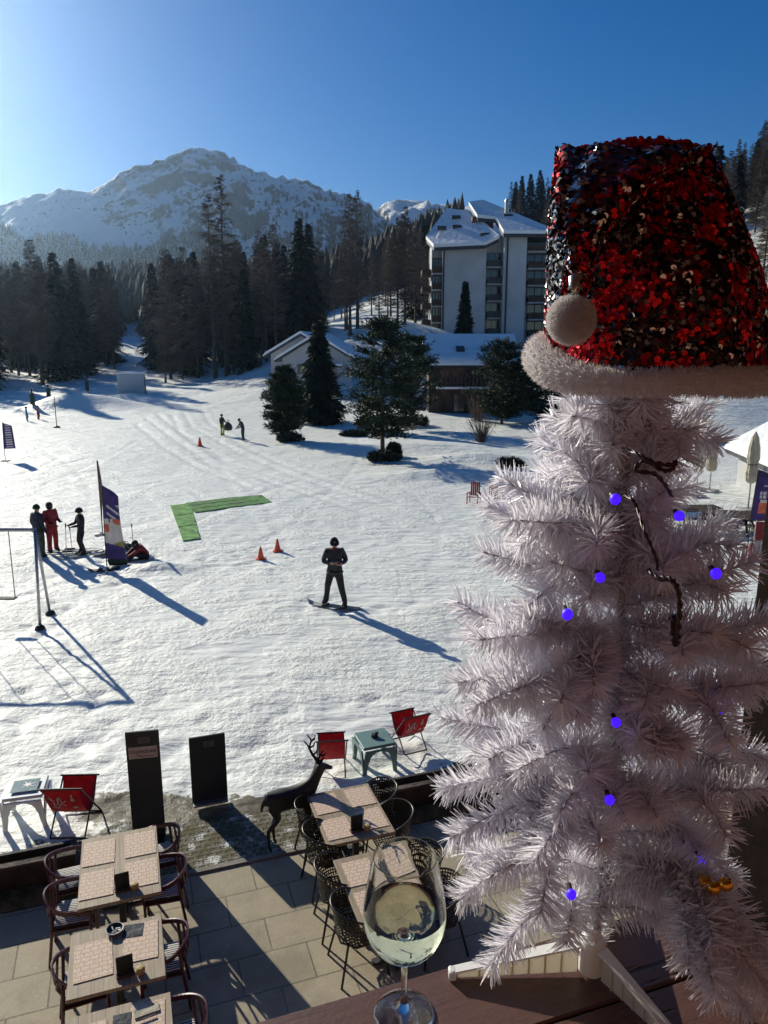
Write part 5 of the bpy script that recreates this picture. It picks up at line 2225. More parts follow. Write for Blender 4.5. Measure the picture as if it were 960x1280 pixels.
def bistro_chair():
    root = thing('bistro_chair', 'x', 'chair', (0, 0, 0))          # sits facing local +y
    bp = MATS['burgundy_paint']
    m = MB()
    pts = []
    for i in range(25):
        a = PI * (1 + i / 24)
        x, y = .29 * math.cos(a), .30 * math.sin(a)
        pts.append((x, y + .02, .70 + .08 * max(0, -math.sin(a)) ** 2))
    pts = [(-.285, .22, .66)] + pts + [(.285, .22, .66)]
    for (a_, b2) in zip(pts[:-1], pts[1:]):
        a_, b2 = Vector(a_), Vector(b2)
        n_ = Vector((-(b2 - a_).y, (b2 - a_).x, 0)).normalized() * .009
        u_ = Vector((0, 0, .026))
        m.add([a_ - n_ - u_, b2 - n_ - u_, b2 + n_ - u_, a_ + n_ - u_, a_ - n_ + u_, b2 - n_ + u_, b2 + n_ + u_, a_ + n_ + u_], [(3, 2, 1, 0), (4, 5, 6, 7), (0, 1, 5, 4), (1, 2, 6, 5), (2, 3, 7, 6), (3, 0, 4, 7)])
    m.build('arm_hoop', bp, root)
    m = MB()
    for s in (-1, 1):
        m.tube([(s * .05, -.20, .46), (s * .07, -.25, .58), (s * .17, -.23, .75)], .014, 6)
    m.tube([(0, -.21, .45), (0, -.26, .58), (0, -.275, .77)], .014, 6)
    m.build('back_splat', bp, root)
    for s in (-1, 1):
        m = MB()
        m.tube([(s * .21, .2, 0), (s * .21, .2, .45), (s * .285, .22, .665)], .017, 8)
        m.build('leg', bp, root, smooth=True)
        m = MB()
        m.tube([(s * .2, -.26, 0), (s * .19, -.2, .45), (s * .22, -.18, .73)], .017, 8)
        m.build('leg', bp, root, smooth=True)
    m = MB()
    m.bbox((0, 0, .45), (.44, .43, .022), .01)
    m.build('seat', bp, root)
    m = MB()
    m.bbox((0, .01, .485), (.40, .39, .05), .02)
    m.build('cushion', MATS['cushion_stripes'], root, smooth=50)
    return root


def shell_chair():
    root = thing('perforated_chair', 'x', 'chair', (0, 0, 0))
    cm = MATS['chair_bronze']
    m = MB()
    nu, nv = 30, 8

    def fn(u, v):
        a = PI * (1.06 + .88 * u) if False else PI * (.95 + 1.10 * u)
        fl = 1 + .10 * v
        return Vector((.265 * math.cos(a) * fl, .265 * math.sin(a) * fl + .02 - .03 * v, .47 + (.36 - .10 * (abs(u - .5) * 2) ** 2.5) * v))
    for i in range(nu):
        for j in range(nv):
            q = [fn(i / nu, j / nv), fn((i + 1) / nu, j / nv), fn((i + 1) / nu, (j + 1) / nv), fn(i / nu, (j + 1) / nv)]
            c = sum(q, Vector()) / 4
            inner = [c + (p_ - c) * .56 for p_ in q]
            m.add(q + inner, [(0, 1, 5, 4), (1, 2, 6, 5), (2, 3, 7, 6), (3, 0, 4, 7)])
    m.build('back_shell', cm, root)
    m = MB()
    n_ = 12
    for i in range(n_):
        for j in range(n_):
            x0, y0, s_ = -.24 + .48 * i / n_, -.22 + .46 * j / n_, .04
            if math.hypot(x0 + .02, min(0, y0 + .02)) > .255:
                continue
            q = [Vector((x0, y0, .46)), Vector((x0 + .04, y0, .46)), Vector((x0 + .04, y0 + .0383, .46)), Vector((x0, y0 + .0383, .46))]
            c = sum(q, Vector()) / 4
            inner = [c + (p_ - c) * .56 for p_ in q]
            m.add(q + inner, [(0, 1, 5, 4), (1, 2, 6, 5), (2, 3, 7, 6), (3, 0, 4, 7)])
    m.build('seat', cm, root)
    m = MB()
    m.tube([fn(i / 40, 1) for i in range(41)], .012, 8)
    m.build('rim', cm, root, smooth=True)
    m = MB()
    m.tube([(-.24, .23, .455), (.24, .23, .455), (.25, -.1, .455), (.12, -.24, .455), (-.12, -.24, .455), (-.25, -.1, .455)], .012, 6, closed=True)
    m.build('seat_frame', cm, root)
    for s in (-1, 1):
        m = MB(); m.tube([(s * .25, .26, 0), (s * .22, .21, .46)], .014, 6); m.build('leg', cm, root)
        m = MB(); m.tube([(s * .25, -.28, 0), (s * .19, -.18, .46)], .014, 6); m.build('leg', cm, root)
    return root


bch = bistro_chair()
first = True


def put(proto_, a, b_, face, label, group):
    """face: the local direction (terrace frame, degrees) the sitter looks"""
    global first
    p_ = T(a, b_)
    rz = YAW + R(face - 90)
    if proto_.get('placed'):
        o = dup(proto_, label, (p_.x, p_.y, .03), rz)
    else:
        proto_['placed'] = 1
        o = proto_
        o.location = (p_.x, p_.y, .03)
        o.rotation_euler.z = rz
        o['label'] = label
    o['group'] = group
    return o


gb = 'burgundy metal armchairs round the left tables'
put(bch, -.96, 8.62, 2, 'burgundy armchair farthest left, its hoop over the planter wall', gb)
put(bch, -.92, 8.02, -4, 'burgundy armchair with striped cushion, near left side of the table before the tall sign', gb)
put(bch, .02, 8.72, 184, 'burgundy armchair right behind the far corner of that table, against the tall sign', gb)
put(bch, .05, 8.10, 176, 'burgundy armchair, near right side of the table before the tall sign', gb)
put(bch, -.76, 6.94, 4, 'burgundy armchair left of the ashtray table, standing in the sun', gb)
put(bch, -.02, 7.00, 178, 'burgundy armchair right of the ashtray table', gb)
put(bch, .06, 5.96, 183, 'burgundy armchair at the bottom edge beside the napkin table', gb)
put(bch, -.86, 5.86, 0, 'burgundy armchair left of the table cut by the bottom edge', gb)
del bch['placed']
sch = shell_chair()
gs = 'dark perforated chairs round the right tables'
put(sch, 2.06, 8.66, 0, 'perforated dark chair nearest to the hind legs of the deer', gs)
put(sch, 2.04, 8.12, 3, 'perforated dark chair on the left side of the deer table, nearer the camera', gs)
put(sch, 2.02, 7.42, -3, 'perforated dark chair far left at the table behind the wine glass', gs)
put(sch, 2.04, 6.78, 2, 'perforated dark chair near left at the table behind the wine glass', gs)
put(sch, 2.88, 8.74, 180, 'perforated dark chair far right of the deer table, against the planter wall', gs)
put(sch, 2.90, 8.18, 182, 'perforated dark chair near right of the deer table', gs)
put(sch, 2.94, 7.30, 178, 'perforated dark chair right of the table behind the wine glass, farther from the rail', gs)
put(sch, 2.94, 6.72, 183, 'perforated dark chair right of the wine glass, nearest to the rail', gs)
del sch['placed']

# ------------------------------------------------------------------ deck chairs, stools, signs, deer
mat('canvas_red', (.42, .022, .030), .7, var=.15, vscale=10, trans=.4)
mat('print_white', (.72, .70, .68), .6, trans=.3)
mat('print_pink', (.62, .28, .28), .6, trans=.3)


def deck_chair(label, loc, rz, mark=True, sc=1.0):
    root = thing('deck_chair', label, 'deck chair', loc, rz, None, sc)            # sits facing local +y
    hw = .27
    fr = MATS['metal_dark']
    for s in (-1, 1):
        m = MB()
        m.tube([(s * hw, -.36, .82), (s * hw, .36, 0.0)], .013, 6)
        m.build('back_leg', fr, root)
        m = MB()
        m.tube([(s * (hw - .03), .36, .60), (s * (hw - .03), -.28, 0.0)], .013, 6)
        m.build('front_leg', fr, root)
    for (y, z, w_) in ((-.36, .82, hw + .03), (.36, .60, hw + .01), (.36, .01, hw), (-.28, .01, hw - .03)):
        m = MB()
        m.tube([(-w_, y, z), (w_, y, z)], .014, 6)
        m.build('cross_bar', fr, root)

    def fn(u, v):
        y = -.36 + .72 * v
        z = (.82 * (1 - v) + .60 * v) - .46 * (4 * v * (1 - v)) ** .9 * (1 + .15 * (v - .5))
        return (-.24 + .48 * u, y, z), Vector((0, .5, .8))
    ribbon_sheet(fn, 6, 22, .006, ['canvas_red'], lambda u, v: 0, root, 'sling')
    if mark:
        m = MB()
        # bottle outline and script like strokes printed on the back of the sling
        def on(u, v, d=.006):
            p_, n_ = fn(u, v)
            return Vector(p_) + Vector((0, -.75, -.45)).normalized() * d
        for (u0, u1, v0, v1) in ((.70, .82, .10, .26), (.735, .785, .05, .10)):
            m.add([on(u0, v0), on(u1, v0), on(u1, v1), on(u0, v1)], [(0, 1, 2, 3)], 0)
        for (pts) in ([(.12, .07), (.22, .12), (.2, .2), (.32, .16), (.36, .08)], [(.14, .22), (.28, .24), (.42, .15), (.52, .2)], [(.40, .07), (.44, .15), (.56, .12)]):
            m.tube([on(a, b2, .009) for a, b2 in pts], .011, 5)
        m.build('print', MATS['print_white'], root)
    return root


def on_snow(px, py):
    p_ = gnd(px, py)
    return (p_.x, p_.y, snow_z(p_.x, p_.y) + .01)


deck_chair('red deck chair with white print beside the white stool', on_snow(93, 1030), R(2))
deck_chair('red deck chair behind the antlers of the deer', on_snow(415, 962), R(6), False, .86)
dc = deck_chair('red deck chair with a pink panel right of the teal stool', on_snow(512, 935), R(24), True, .86)


def stool(label, loc, rz, m_):
    root = thing('side_table', label, 'side table', loc, rz)
    w_, h_ = .27, .48
    prof = [(-w_ - .03, 0), (-w_ + .02, h_ - .03), (w_ - .02, h_ - .03), (w_ + .03, 0), (w_ - .035, 0), (w_ - .075, h_ * .52)]
    for i in range(9):
        a = PI * i / 8
        prof.append(((w_ - .09) * math.cos(a), h_ * .56 + .16 * math.sin(a)))
    prof += [(-w_ + .075, h_ * .52), (-w_ + .035, 0)]
    m = MB()
    for k_ in range(4):
        M = Matrix.Rotation(k_ * PI / 2, 4, 'Z') @ Matrix.Translation((0, -w_ + .012, 0)) @ Matrix.Rotation(R(5), 4, 'X')
        m.prism(prof, .03, 0, M)
    m.build('legs', MATS[m_], root)
    m = MB()
    m.bbox((0, 0, h_), (2 * w_, 2 * w_, .05), .018)
    m.build('top', MATS[m_], root)
    return root


mat('plastic_teal', (.17, .27, .25), .45, var=.1, vscale=5)
mat('plastic_greywhite', (.74, .75, .73), .45, var=.08, vscale=5)
mat('panel_teal', (.16, .25, .25), .25, var=.15, vscale=5)
w1 = stool('white moulded stool with teal picture panel on top', on_snow(36, 1018), R(14), 'plastic_greywhite')
m = MB()
m.box((0, 0, .528), (.36, .32, .004))
pn = m.build('picture_panel', MATS['panel_teal'], w1)
m = MB()
for k_ in range(7):
    a = k_ * 2 * PI / 7 + .3
    r_ = .085 if k_ % 2 else .12
    m.add([(.03, .01, .5335), (.03 + .026 * math.cos(a - .5), .01 + .026 * math.sin(a - .5), .5335), (.03 + r_ * math.cos(a), .01 + r_ * math.sin(a), .5335), (.03 + .026 * math.cos(a + .5), .01 + .026 * math.sin(a + .5), .5335)], [(0, 1, 2, 3)])
m.build('white_emblem', MATS['plastic_white'], pn)
t1 = stool('teal moulded stool between the two red deck chairs', on_snow(468, 955), R(20), 'plastic_teal')
at_z = t1.location.z + .505
root = thing('ashtray', 'small black ashtray with lid on the teal stool', 'ashtray', (t1.location.x, t1.location.y + .03, at_z), R(20))
m = MB(); m.lathe([(.05, 0), (.06, .01), (.058, .05), (.045, .055)], 16); m.build('bowl', MATS['slate'], root, smooth=40)
m = MB(); m.bbox((.035, 0, .065), (.07, .05, .02), .006); m.build('lid', MATS['slate'], root)

mat('sign_navy', (.014, .020, .030), .5, var=.15, vscale=3)
mat('label_grey', (.11, .125, .13), .5)
mat('panel_pale', (.42, .38, .37), .6, var=.08, vscale=8)
mat('ink_dark', (.02, .018, .018), .6)
mat('ink_red', (.22, .04, .04), .6)
for (pl, pr, hgt, ang, kind) in (((168, 1052), (207, 1052), 1.62, 11, 'tall'), ((241, 1010), (285, 1002), 1.08, 19, 'short')):
    a, b_ = gnd(*pl), gnd(*pr)
    c = (a + b_) / 2
    w_ = (b_ - a).length
    root = thing('sign_board', {'tall': 'tall dark navy menu sign with a pale name panel near its top', 'short': 'short dark navy sign board with a small label, standing on the grass pavers'}[kind], 'sign', (c.x, c.y, max(.03, snow_z(c.x, c.y))), R(ang))
    m = MB()
    m.bbox((0, 0, hgt / 2 + .03), (w_, .035, hgt), .004)
    bd = m.build('panel', MATS['sign_navy'], root)
    m = MB()
    m.bbox((0, 0, .05), (w_ * .98, .34 if kind == 'tall' else .24, .03), .005)
    m.build('foot_plate', MATS['metal_grey' if kind == 'short' else 'metal_dark'], root)
    m = MB()
    m.box((.02, -.0195, hgt - .10), (.15, .004, .085))
    lb = m.build('label', MATS['label_grey'], bd)
    m = MB()
    for zz in (-.016, .014):
        m.box((.02, -.0225, hgt - .10 + zz), (.115, .003, .010))
    m.build('label_lines', MATS['ink_dark'], bd)
    if kind == 'tall':
        m = MB()
        m.box((0, -.0195, hgt - .275), (w_ * .86, .004, .17))
        m.build('name_panel', MATS['panel_pale'], bd)
        Mt = Matrix.Translation((0, -.0225, hgt - .262)) @ Matrix.Rotation(PI / 2, 4, 'X')
        text_mesh('lettering', 'CHAROLAIS', .062, MATS['ink_dark'], bd, Mt)
        m = MB()
        m.box((.05, -.0225, hgt - .33), (.20, .003, .008))
        m.tube([(-.09, -.0235, hgt - .29), (-.03, -.0235, hgt - .335), (.01, -.0235, hgt - .325)], .005, 5)
        m.build('flourish', MATS['ink_red'], bd)

# deer: skinned statue, dark
q = T(1.72, 9.38)
q = gnd(366, 1056)
root = thing('deer_statue', 'black life size deer statue with antlers turned towards the snow', 'statue', (q.x, q.y, .03), R(22), None, .93)
J = dict(rump=(-.34, 0, .80), hipb=(-.22, 0, .80), mid=(0, 0, .76), ches=(.24, 0, .80), nb=(.33, 0, .92), nm=(.40, 0, 1.05), hd=(.45, 0, 1.17), mz=(.56, -.015, 1.13), mz2=(.63, -.02, 1.10), tail=(-.43, 0, .74), tail2=(-.45, 0, .62),
         earL=(.40, .09, 1.22), earR=(.40, -.09, 1.22))
rad = dict(rump=.12, hipb=.155, mid=.15, ches=.17, nb=.105, nm=.075, hd=.062, mz=.036, mz2=.026, tail=.03, tail2=.012, earL=.012, earR=.012)
E_ = [('hipb', 'rump'), ('hipb', 'mid'), ('mid', 'ches'), ('ches', 'nb'), ('nb', 'nm'), ('nm', 'hd'), ('hd', 'mz'), ('mz', 'mz2'), ('rump', 'tail'), ('tail', 'tail2'), ('hd', 'earL'), ('hd', 'earR')]
for s, y in (('L', .08), ('R', -.08)):
    fo = .07 if s == 'L' else -.04
    J.update({'th' + s: (-.27, y, .64), 'kn' + s: (-.20 + fo * .4, y, .50), 'ho' + s: (-.34 + fo, y, .33), 'sh' + s: (-.33 + fo, y, .08), 'hf' + s: (-.30 + fo, y, .0),
              'fs' + s: (.22, y, .64), 'fk' + s: (.25 + fo * .6, y, .36), 'fa' + s: (.24 + fo * .6, y, .08), 'ff' + s: (.27 + fo * .6, y, 0)})
    rad.update({'th' + s: .085, 'kn' + s: .05, 'ho' + s: .03, 'sh' + s: .019, 'hf' + s: .024, 'fs' + s: .065, 'fk' + s: .03, 'fa' + s: .019, 'ff' + s: .024})
    E_ += [('hipb', 'th' + s), ('th' + s, 'kn' + s), ('kn' + s, 'ho' + s), ('ho' + s, 'sh' + s), ('sh' + s, 'hf' + s), ('ches', 'fs' + s), ('fs' + s, 'fk' + s), ('fk' + s, 'fa' + s), ('fa' + s, 'ff' + s)]
nm_ = list(J)
ix = {n_: i for i, n_ in enumerate(nm_)}
me = bpy.data.meshes.new('body')
me.from_pydata([J[n_] for n_ in nm_], [(ix[a], ix[b2]) for a, b2 in E_], [])
ob = bpy.data.objects.new('body', me)
COL.objects.link(ob)
ob.modifiers.new('skin', 'SKIN')
for i, n_ in enumerate(nm_):
    v = me.skin_vertices[0].data[i]
    v.radius = (rad[n_] * (.85 if n_ in ('hipb', 'mid', 'ches', 'rump') else 1), rad[n_])
    v.use_root = n_ == 'hipb'
ss = ob.modifiers.new('sub', 'SUBSURF')
ss.levels = ss.render_levels = 2
nm2 = bpy.data.meshes.new_from_object(ob.evaluated_get(bpy.context.evaluated_depsgraph_get()))
bpy.data.objects.remove(ob)
nm2.materials.clear()
mat('antler_black', (.012, .011, .010), .95, spec=.05)
mat('statue_black', (.012, .012, .013), .55, var=.3, vscale=12)
nm2.materials.append(MATS['statue_black'])
nm2.polygons.foreach_set('use_smooth', [True] * len(nm2.polygons))
o = bpy.data.objects.new('body', nm2)
COL.objects.link(o)
o.parent = root
for s in (-1, 1):
    m = MB()
    A = [Vector((.43, s * .03, 1.22)), Vector((.37, s * .12, 1.29)), Vector((.34, s * .20, 1.37)), Vector((.38, s * .22, 1.46)), Vector((.43, s * .20, 1.52))]
    m.tube(A, [.022, .02, .017, .014, .009], 7)
    for i, tip in ((1, (.46, s * .15, 1.38)), (2, (.44, s * .22, 1.43)), (2, (.28, s * .28, 1.46)), (3, (.34, s * .29, 1.54)), (3, (.46, s * .27, 1.52))):
        m.tube([A[i], (A[i] + Vector(tip)) / 2 + Vector((.02, 0, -.02)), tip], [.015, .013, .007], 6)
    m.build('antler', MATS['antler_black'], root, smooth=True)
# ------------------------------------------------------------------ the balcony
LEDGE_Z = CAM_H - .825
BX = Matrix.Translation((0, 0, 0)) @ Matrix.Rotation(YAW, 4, 'Z')
lw = bpy.data.materials.new('ledge_wood')
lw.use_nodes = True
k = NT(lw)
b = lw.node_tree.nodes['Principled BSDF']
tc = k.n('ShaderNodeTexCoord').outputs['Object']
mp = k.n('ShaderNodeMapping')
mp.inputs['Scale'].default_value = (2.2, 26, 26)
k.l(tc, mp.inputs['Vector'])
n1 = k.noise(mp.outputs[0], 2.2, 7, .7)
mp2 = k.n('ShaderNodeMapping')
mp2.inputs['Scale'].default_value = (3.0, 34, 34)
k.l(tc, mp2.inputs['Vector'])
n2 = k.noise(mp2.outputs[0], 1.6, 3, .5)
n3 = k.noise(tc, 160, 3, .6)
crack = k.rng(n2, .655, .70)
c = k.mix(k.rng(n1, .3, .7), (.115, .050, .038), (.066, .029, .023))
c = k.mix(k.rng(n3, .3, .75, 0, .4), c, (.16, .078, .06))
k.l(k.mix(crack, c, (.012, .008, .007)), b.inputs['Base Color'])
b.inputs['Roughness'].default_value = .48
h = k.math('ADD', k.math('MULTIPLY', n1, .4), k.math('ADD', k.math('MULTIPLY', crack, -1.6), k.math('MULTIPLY', n3, .15)))
k.l(k.bump(h, .0025), b.inputs['Normal'])
MATS['ledge_wood'] = lw
mat('post_wood', (.016, .011, .009), .85, spec=.04, var=.3, vscale=6, bump=.003, bscale=30)
rl = thing('balcony_railing', 'reddish brown wooden balcony rail whose broad top carries glass and tree', 'railing', (0, 0, 0), YAW)
for (b0, b1) in ((.43, .5485), (.5515, .6725), (.6755, .795)):
    m = MB()
    m.bbox((.3, (b0 + b1) / 2, LEDGE_Z - .02), (4.6, b1 - b0, .04), .003)
    m.build('rail_board', MATS['ledge_wood'], rl)
m = MB()
m.box((.3, .60, LEDGE_Z - .08), (4.6, .10, .075))
m.build('beam', MATS['ledge_wood'], rl)
for k_ in range(30):
    m = MB()
    m.bbox((-1.9 + .152 * k_, .60, LEDGE_Z - .55), (.09, .022, .86), .004)
    m.build('baluster', MATS['ledge_wood'], rl)
m = MB()
m.box((.3, .60, LEDGE_Z - 1.0), (4.6, .07, .06))
m.build('lower_beam', MATS['ledge_wood'], rl)

pa = at(917, 1130, 1.10)
ppx, ppy = pa.x, pa.y
aa = ppx * CY + ppy * SY
po = thing('roof_post', 'nearly black wooden post rising from the rail at the right edge of the photo', 'post', (0, 0, 0), YAW)
m = MB()
m.bbox((aa + .07, .70, LEDGE_Z + 1.2), (.13, .13, 2.4), .006)
m.build('shaft', MATS['post_wood'], po)

# unseen house the balcony belongs to, enlarged to block sky and bounce light
mat('house_timber', (.16, .075, .05), .75, var=.3, vscale=2, bump=.01, bscale=7)
hs = thing('unseen_restaurant_house', 'unseen timber house wall and eaves behind the balcony, sized to block sky', 'house', (0, 0, 0), YAW)
m = MB()
m.box((0, -1.75, 6.5), (40, .3, 13.0))
m.build('wall', MATS['house_timber'], hs)
m = MB()
m.box((0, -.7, LEDGE_Z - 1.13), (24, 2.6, .2))
m.build('balcony_floor', MATS['house_timber'], hs)
m = MB()
m.box((0, -.65, CAM_H + 1.62), (40, 3.4, .2))
m.build('eaves', MATS['house_timber'], hs)

# ------------------------------------------------------------------ wine glass
gl = bpy.data.materials.new('glass')
gl.use_nodes = True
nt = gl.node_tree
nt.nodes.remove(nt.nodes['Principled BSDF'])
g_ = nt.nodes.new('ShaderNodeBsdfGlass')
g_.inputs['IOR'].default_value = 1.48
g_.inputs['Roughness'].default_value = 0.0
g_.inputs['Color'].default_value = (.97, .985, .98, 1)
nt.links.new(g_.outputs[0], nt.nodes['Material Output'].inputs['Surface'])
wn = gl.copy()
wn.name = 'white_wine'
wg = [n_ for n_ in wn.node_tree.nodes if n_.type == 'BSDF_GLASS'][0]
wg.inputs['IOR'].default_value = 1.34
wg.inputs['Color'].default_value = (.975, .975, .86, 1)
gp_ = at(505, 1266, .952)
wgr = thing('wine_glass', 'stemmed glass half full of pale white wine standing on the rail', 'wine glass', (gp_.x, gp_.y, LEDGE_Z + .0006))
outer = [(.0, .0), (.036, .0), (.0385, .0012), (.0375, .0026), (.025, .0048), (.010, .0085), (.0055, .015), (.0042, .03), (.0038, .055), (.0042, .072), (.0062, .081), (.0115, .087), (.024, .0945),
         (.036, .1045), (.0445, .117), (.0490, .130), (.0508, .143), (.0507, .153), (.0490, .170), (.0462, .187), (.0430, .204), (.0400, .219), (.0388, .2262), (.0387, .2268), (.0384, .2274), (.0381, .2275)]
th = .0011
inner = [(.0378, .2274), (.0378, .2268), (.0379, .2262), (.0391, .219), (.0419, .204), (.0451, .187), (.0479, .170), (.0496, .153), (.0497, .143), (.0479, .1305), (.0434, .118), (.035, .106), (.0235, .0965), (.011, .0905), (.0, .089)]
m = MB()
m.lathe(outer + inner, 64, cap=False)
m.build('bowl_and_stem', gl, wgr, smooth=True)
e_ = .0006
wine = [(.0, .0892)] + [(r_ - (0.00035 if r_ > .01 else 0), z_ + .0002) for r_, z_ in inner[::-1][1:8] if z_ < .152] + [(.0492, .1535), (.0489, .1545), (.0475, .1536), (.0, .1534)]
wine = [(.0, .0885), (.011, .0900), (.0239, .0960), (.0355, .1054), (.0439, .1175), (.0484, .1302), (.0502, .1431), (.0501, .1500), (.05005, .1530), (.0482, .1522), (.0, .1520)]
m = MB()
m.lathe(wine, 64, cap=False)
m.build('wine', wn, wgr, smooth=50)

# ------------------------------------------------------------------ white artificial tree
ws = mat('pvc_white', (.83, .81, .86), .30, var=.06, vscale=30, trans=.5, spec=.6)
mat('stem_wire', (.42, .39, .38), .6)
mat('stand_plastic', (.80, .76, .66), .35, trans=.45, spec=.5)
mat('stand_plastic_top', (.82, .81, .78), .35, trans=.15)
tb = at(738, 1216, 1.016)
tree = thing('christmas_tree', 'small white artificial tree with tinsel needles on a white plastic stand', 'tree', (tb.x, tb.y, LEDGE_Z))
inv = Vector(tree.location)
TX, TY = tb.x, tb.y


def axis(z):
    """trunk point at a height above the rail"""
    return Vector((.0 + .012 * math.sin(z * 5), .004 * math.sin(z * 7), z))


def needles(stems, n_per_m, ln, wd, seed):
    """ribbon needles round polylines (local points with a density factor)"""
    g = np.random.default_rng(seed)
    Ps, Ds, Ls = [], [], []
    for pts in stems:
        pts = np.array([tuple(p_) for p_ in pts])
        seg = np.diff(pts, axis=0)
        sl = np.linalg.norm(seg, axis=1)
        cum = np.concatenate([[0], np.cumsum(sl)])
        n_ = int(cum[-1] * n_per_m)
        s_ = np.sort(g.random(n_)) * cum[-1]
        i = np.clip(np.searchsorted(cum, s_) - 1, 0, len(sl) - 1)
        t_ = ((s_ - cum[i]) / sl[i])[:, None]
        P = pts[i] + seg[i] * t_
        tg = unit(seg[i])
        r_ = g.normal(size=(n_, 3))
        r_ = unit(r_ - tg * (r_ * tg).sum(1, keepdims=True))
        f = (s_ / cum[-1])[:, None]
        fw = .38 + .5 * f ** 6 + g.normal(0, .16, (n_, 1))
        Ds.append(unit(r_ + tg * fw))
        Ps.append(P)
        Ls.append(ln * g.uniform(.72, 1.12, n_) * (1 - .25 * f[:, 0] ** 5))
    P, D, L = np.concatenate(Ps), np.concatenate(Ds), np.concatenate(Ls)
    S = unit(np.cross(D, g.normal(size=D.shape)))
    global rng
    keep = rng
    rng = g
    out = ribbons(P, D, L, wd, S, bend=.10)
    rng = keep
    return out


bcount = 0


def branch(z0, tip, sag=0.0, forks=2, seed=None, ln=.034, dens=3500, fork_len=.40):
    """a main wire from the trunk to the tip (local), with side sprigs"""
    global bcount
    bcount += 1
    seed = seed or bcount
    rd = random.Random(seed)
    a = axis(z0)
    tip = Vector(tip)
    d = tip - a
    n_ = 9
    main = []
    for i in range(n_):
        t_ = i / (n_ - 1)
        p_ = a + d * t_ + Vector((0, 0, sag * math.sin(PI * t_)))
        main.append(p_)
    stems = [main]
    side = d.cross(Vector((0, 0, 1))).normalized()
    for f_ in range(forks):
        t0 = .32 + .5 * (f_ + rd.random() * .5) / max(1, forks)
        i = int(t0 * (n_ - 1))
        st = main[i]
        sg = 1 if f_ % 2 else -1
        dd = (d.normalized() * .75 + side * sg * rd.uniform(.5, .9) + Vector((0, 0, rd.uniform(-.35, .3)))).normalized()
        L_ = d.length * fork_len * rd.uniform(.75, 1.15)
        stems.append([st + dd * L_ * q_ + Vector((0, 0, -.02 * q_ * q_)) for q_ in (0, .25, .5, .75, 1)])
    m = MB()
    for s_ in stems:
        m.tube(s_, .0012, 5)
    nb = needles(stems, dens, ln, .00195, seed)
    o = np_obj('branch', nb[0], nb[1], MATS['pvc_white'], parent=tree)
    w_ = m.build('wire', MATS['stem_wire'], o)
    return stems


def tip_at(px, py, dep):
    return at(px, py, dep) - inv


STEMS = []
# branches whose ends show in the photo: (height on the trunk, tip pixel, distance, sag, forks)
for (z0, px, py, dep, sag, fk) in [
    # left side, bottom to top
    (.10, 612, 1208, .955, .05, 1), (.15, 575, 1122, .93, .04, 2), (.27, 562, 1048, .93, .02, 1), (.27, 553, 985, .97, .02, 2), (.33, 552, 898, 1.0, .0, 2), (.37, 588, 842, .90, .0, 2),
    (.44, 572, 752, .93, -.01, 2), (.50, 600, 800, .80, .0, 2), (.54, 604, 690, .90, .0, 2), (.56, 607, 628, 1.0, .0, 2), (.60, 624, 597, .92, .0, 2), (.64, 674, 545, .98, .0, 2), (.62, 640, 650, .80, 0, 2),
    (.70, 712, 500, .93, .0, 2), (.47, 600, 880, .80, .0, 2),
    # right side
    (.70, 880, 505, .92, .0, 2), (.72, 835, 488, .80, .0, 2), (.61, 866, 606, .93, .01, 1), (.59, 850, 590, 1.02, .0, 1), (.56, 908, 652, .93, .0, 2), (.52, 945, 700, .86, .0, 2), (.47, 985, 772, .84, .0, 2), (.43, 960, 800, .95, .0, 2),
    (.40, 985, 850, .80, .0, 2), (.36, 905, 912, 1.02, .0, 2), (.33, 955, 945, .93, .01, 2), (.27, 985, 985, .84, .0, 2), (.24, 895, 1052, 1.0, .02, 2), (.21, 918, 1100, .99, .03, 1),
    (.17, 965, 1200, .83, .05, 2), (.13, 975, 1262, .80, .06, 2), (.15, 915, 1215, .84, .06, 2), (.10, 935, 1262, .90, .05, 1),
    # facing the camera
    (.20, 668, 1078, .85, .05, 1), (.25, 822, 1022, .84, .03, 2), (.32, 648, 962, .86, .02, 1), (.35, 856, 938, .83, .02, 2), (.41, 640, 872, .85, .0, 1), (.44, 842, 862, .82, .0, 2), (.48, 662, 772, .83, .0, 2),
    (.50, 892, 792, .81, .0, 2), (.55, 688, 702, .83, .0, 1), (.57, 862, 690, .81, .0, 2), (.60, 662, 642, .85, .0, 2), (.63, 834, 612, .82, .0, 2), (.66, 700, 562, .85, .0, 2), (.68, 856, 562, .83, .0, 1),
    (.73, 760, 505, .79, .0, 2), (.74, 715, 520, .80, .0, 1), (.73, 870, 535, .82, .0, 2), (.75, 805, 500, .77, .0, 2), (.70, 690, 520, .88, .0, 1),
    (.30, 700, 1015, .82, .02, 1), (.46, 705, 830, .82, .01, 1), (.59, 815, 690, .82, .0, 1), (.38, 800, 925, .82, .01, 1),
]:
    STEMS += branch(z0, tip_at(px, py, dep), sag, fk)
# branches on the far side
for i, (z0, az, L_) in enumerate([(.12, 60, .20), (.16, 120, .22), (.22, 85, .22), (.26, 35, .22), (.29, 140, .22), (.34, 70, .21), (.38, 110, .2), (.42, 50, .19), (.46, 135, .18), (.50, 80, .18), (.54, 30, .16), (.58, 115, .15), (.62, 70, .14), (.66, 130, .12), (.69, 45, .11)]):
    a = R(az)
    st = axis(z0)
    branch(z0, st + Vector((math.cos(a) * L_, math.sin(a) * L_, .01)), .0, 1, 200 + i)
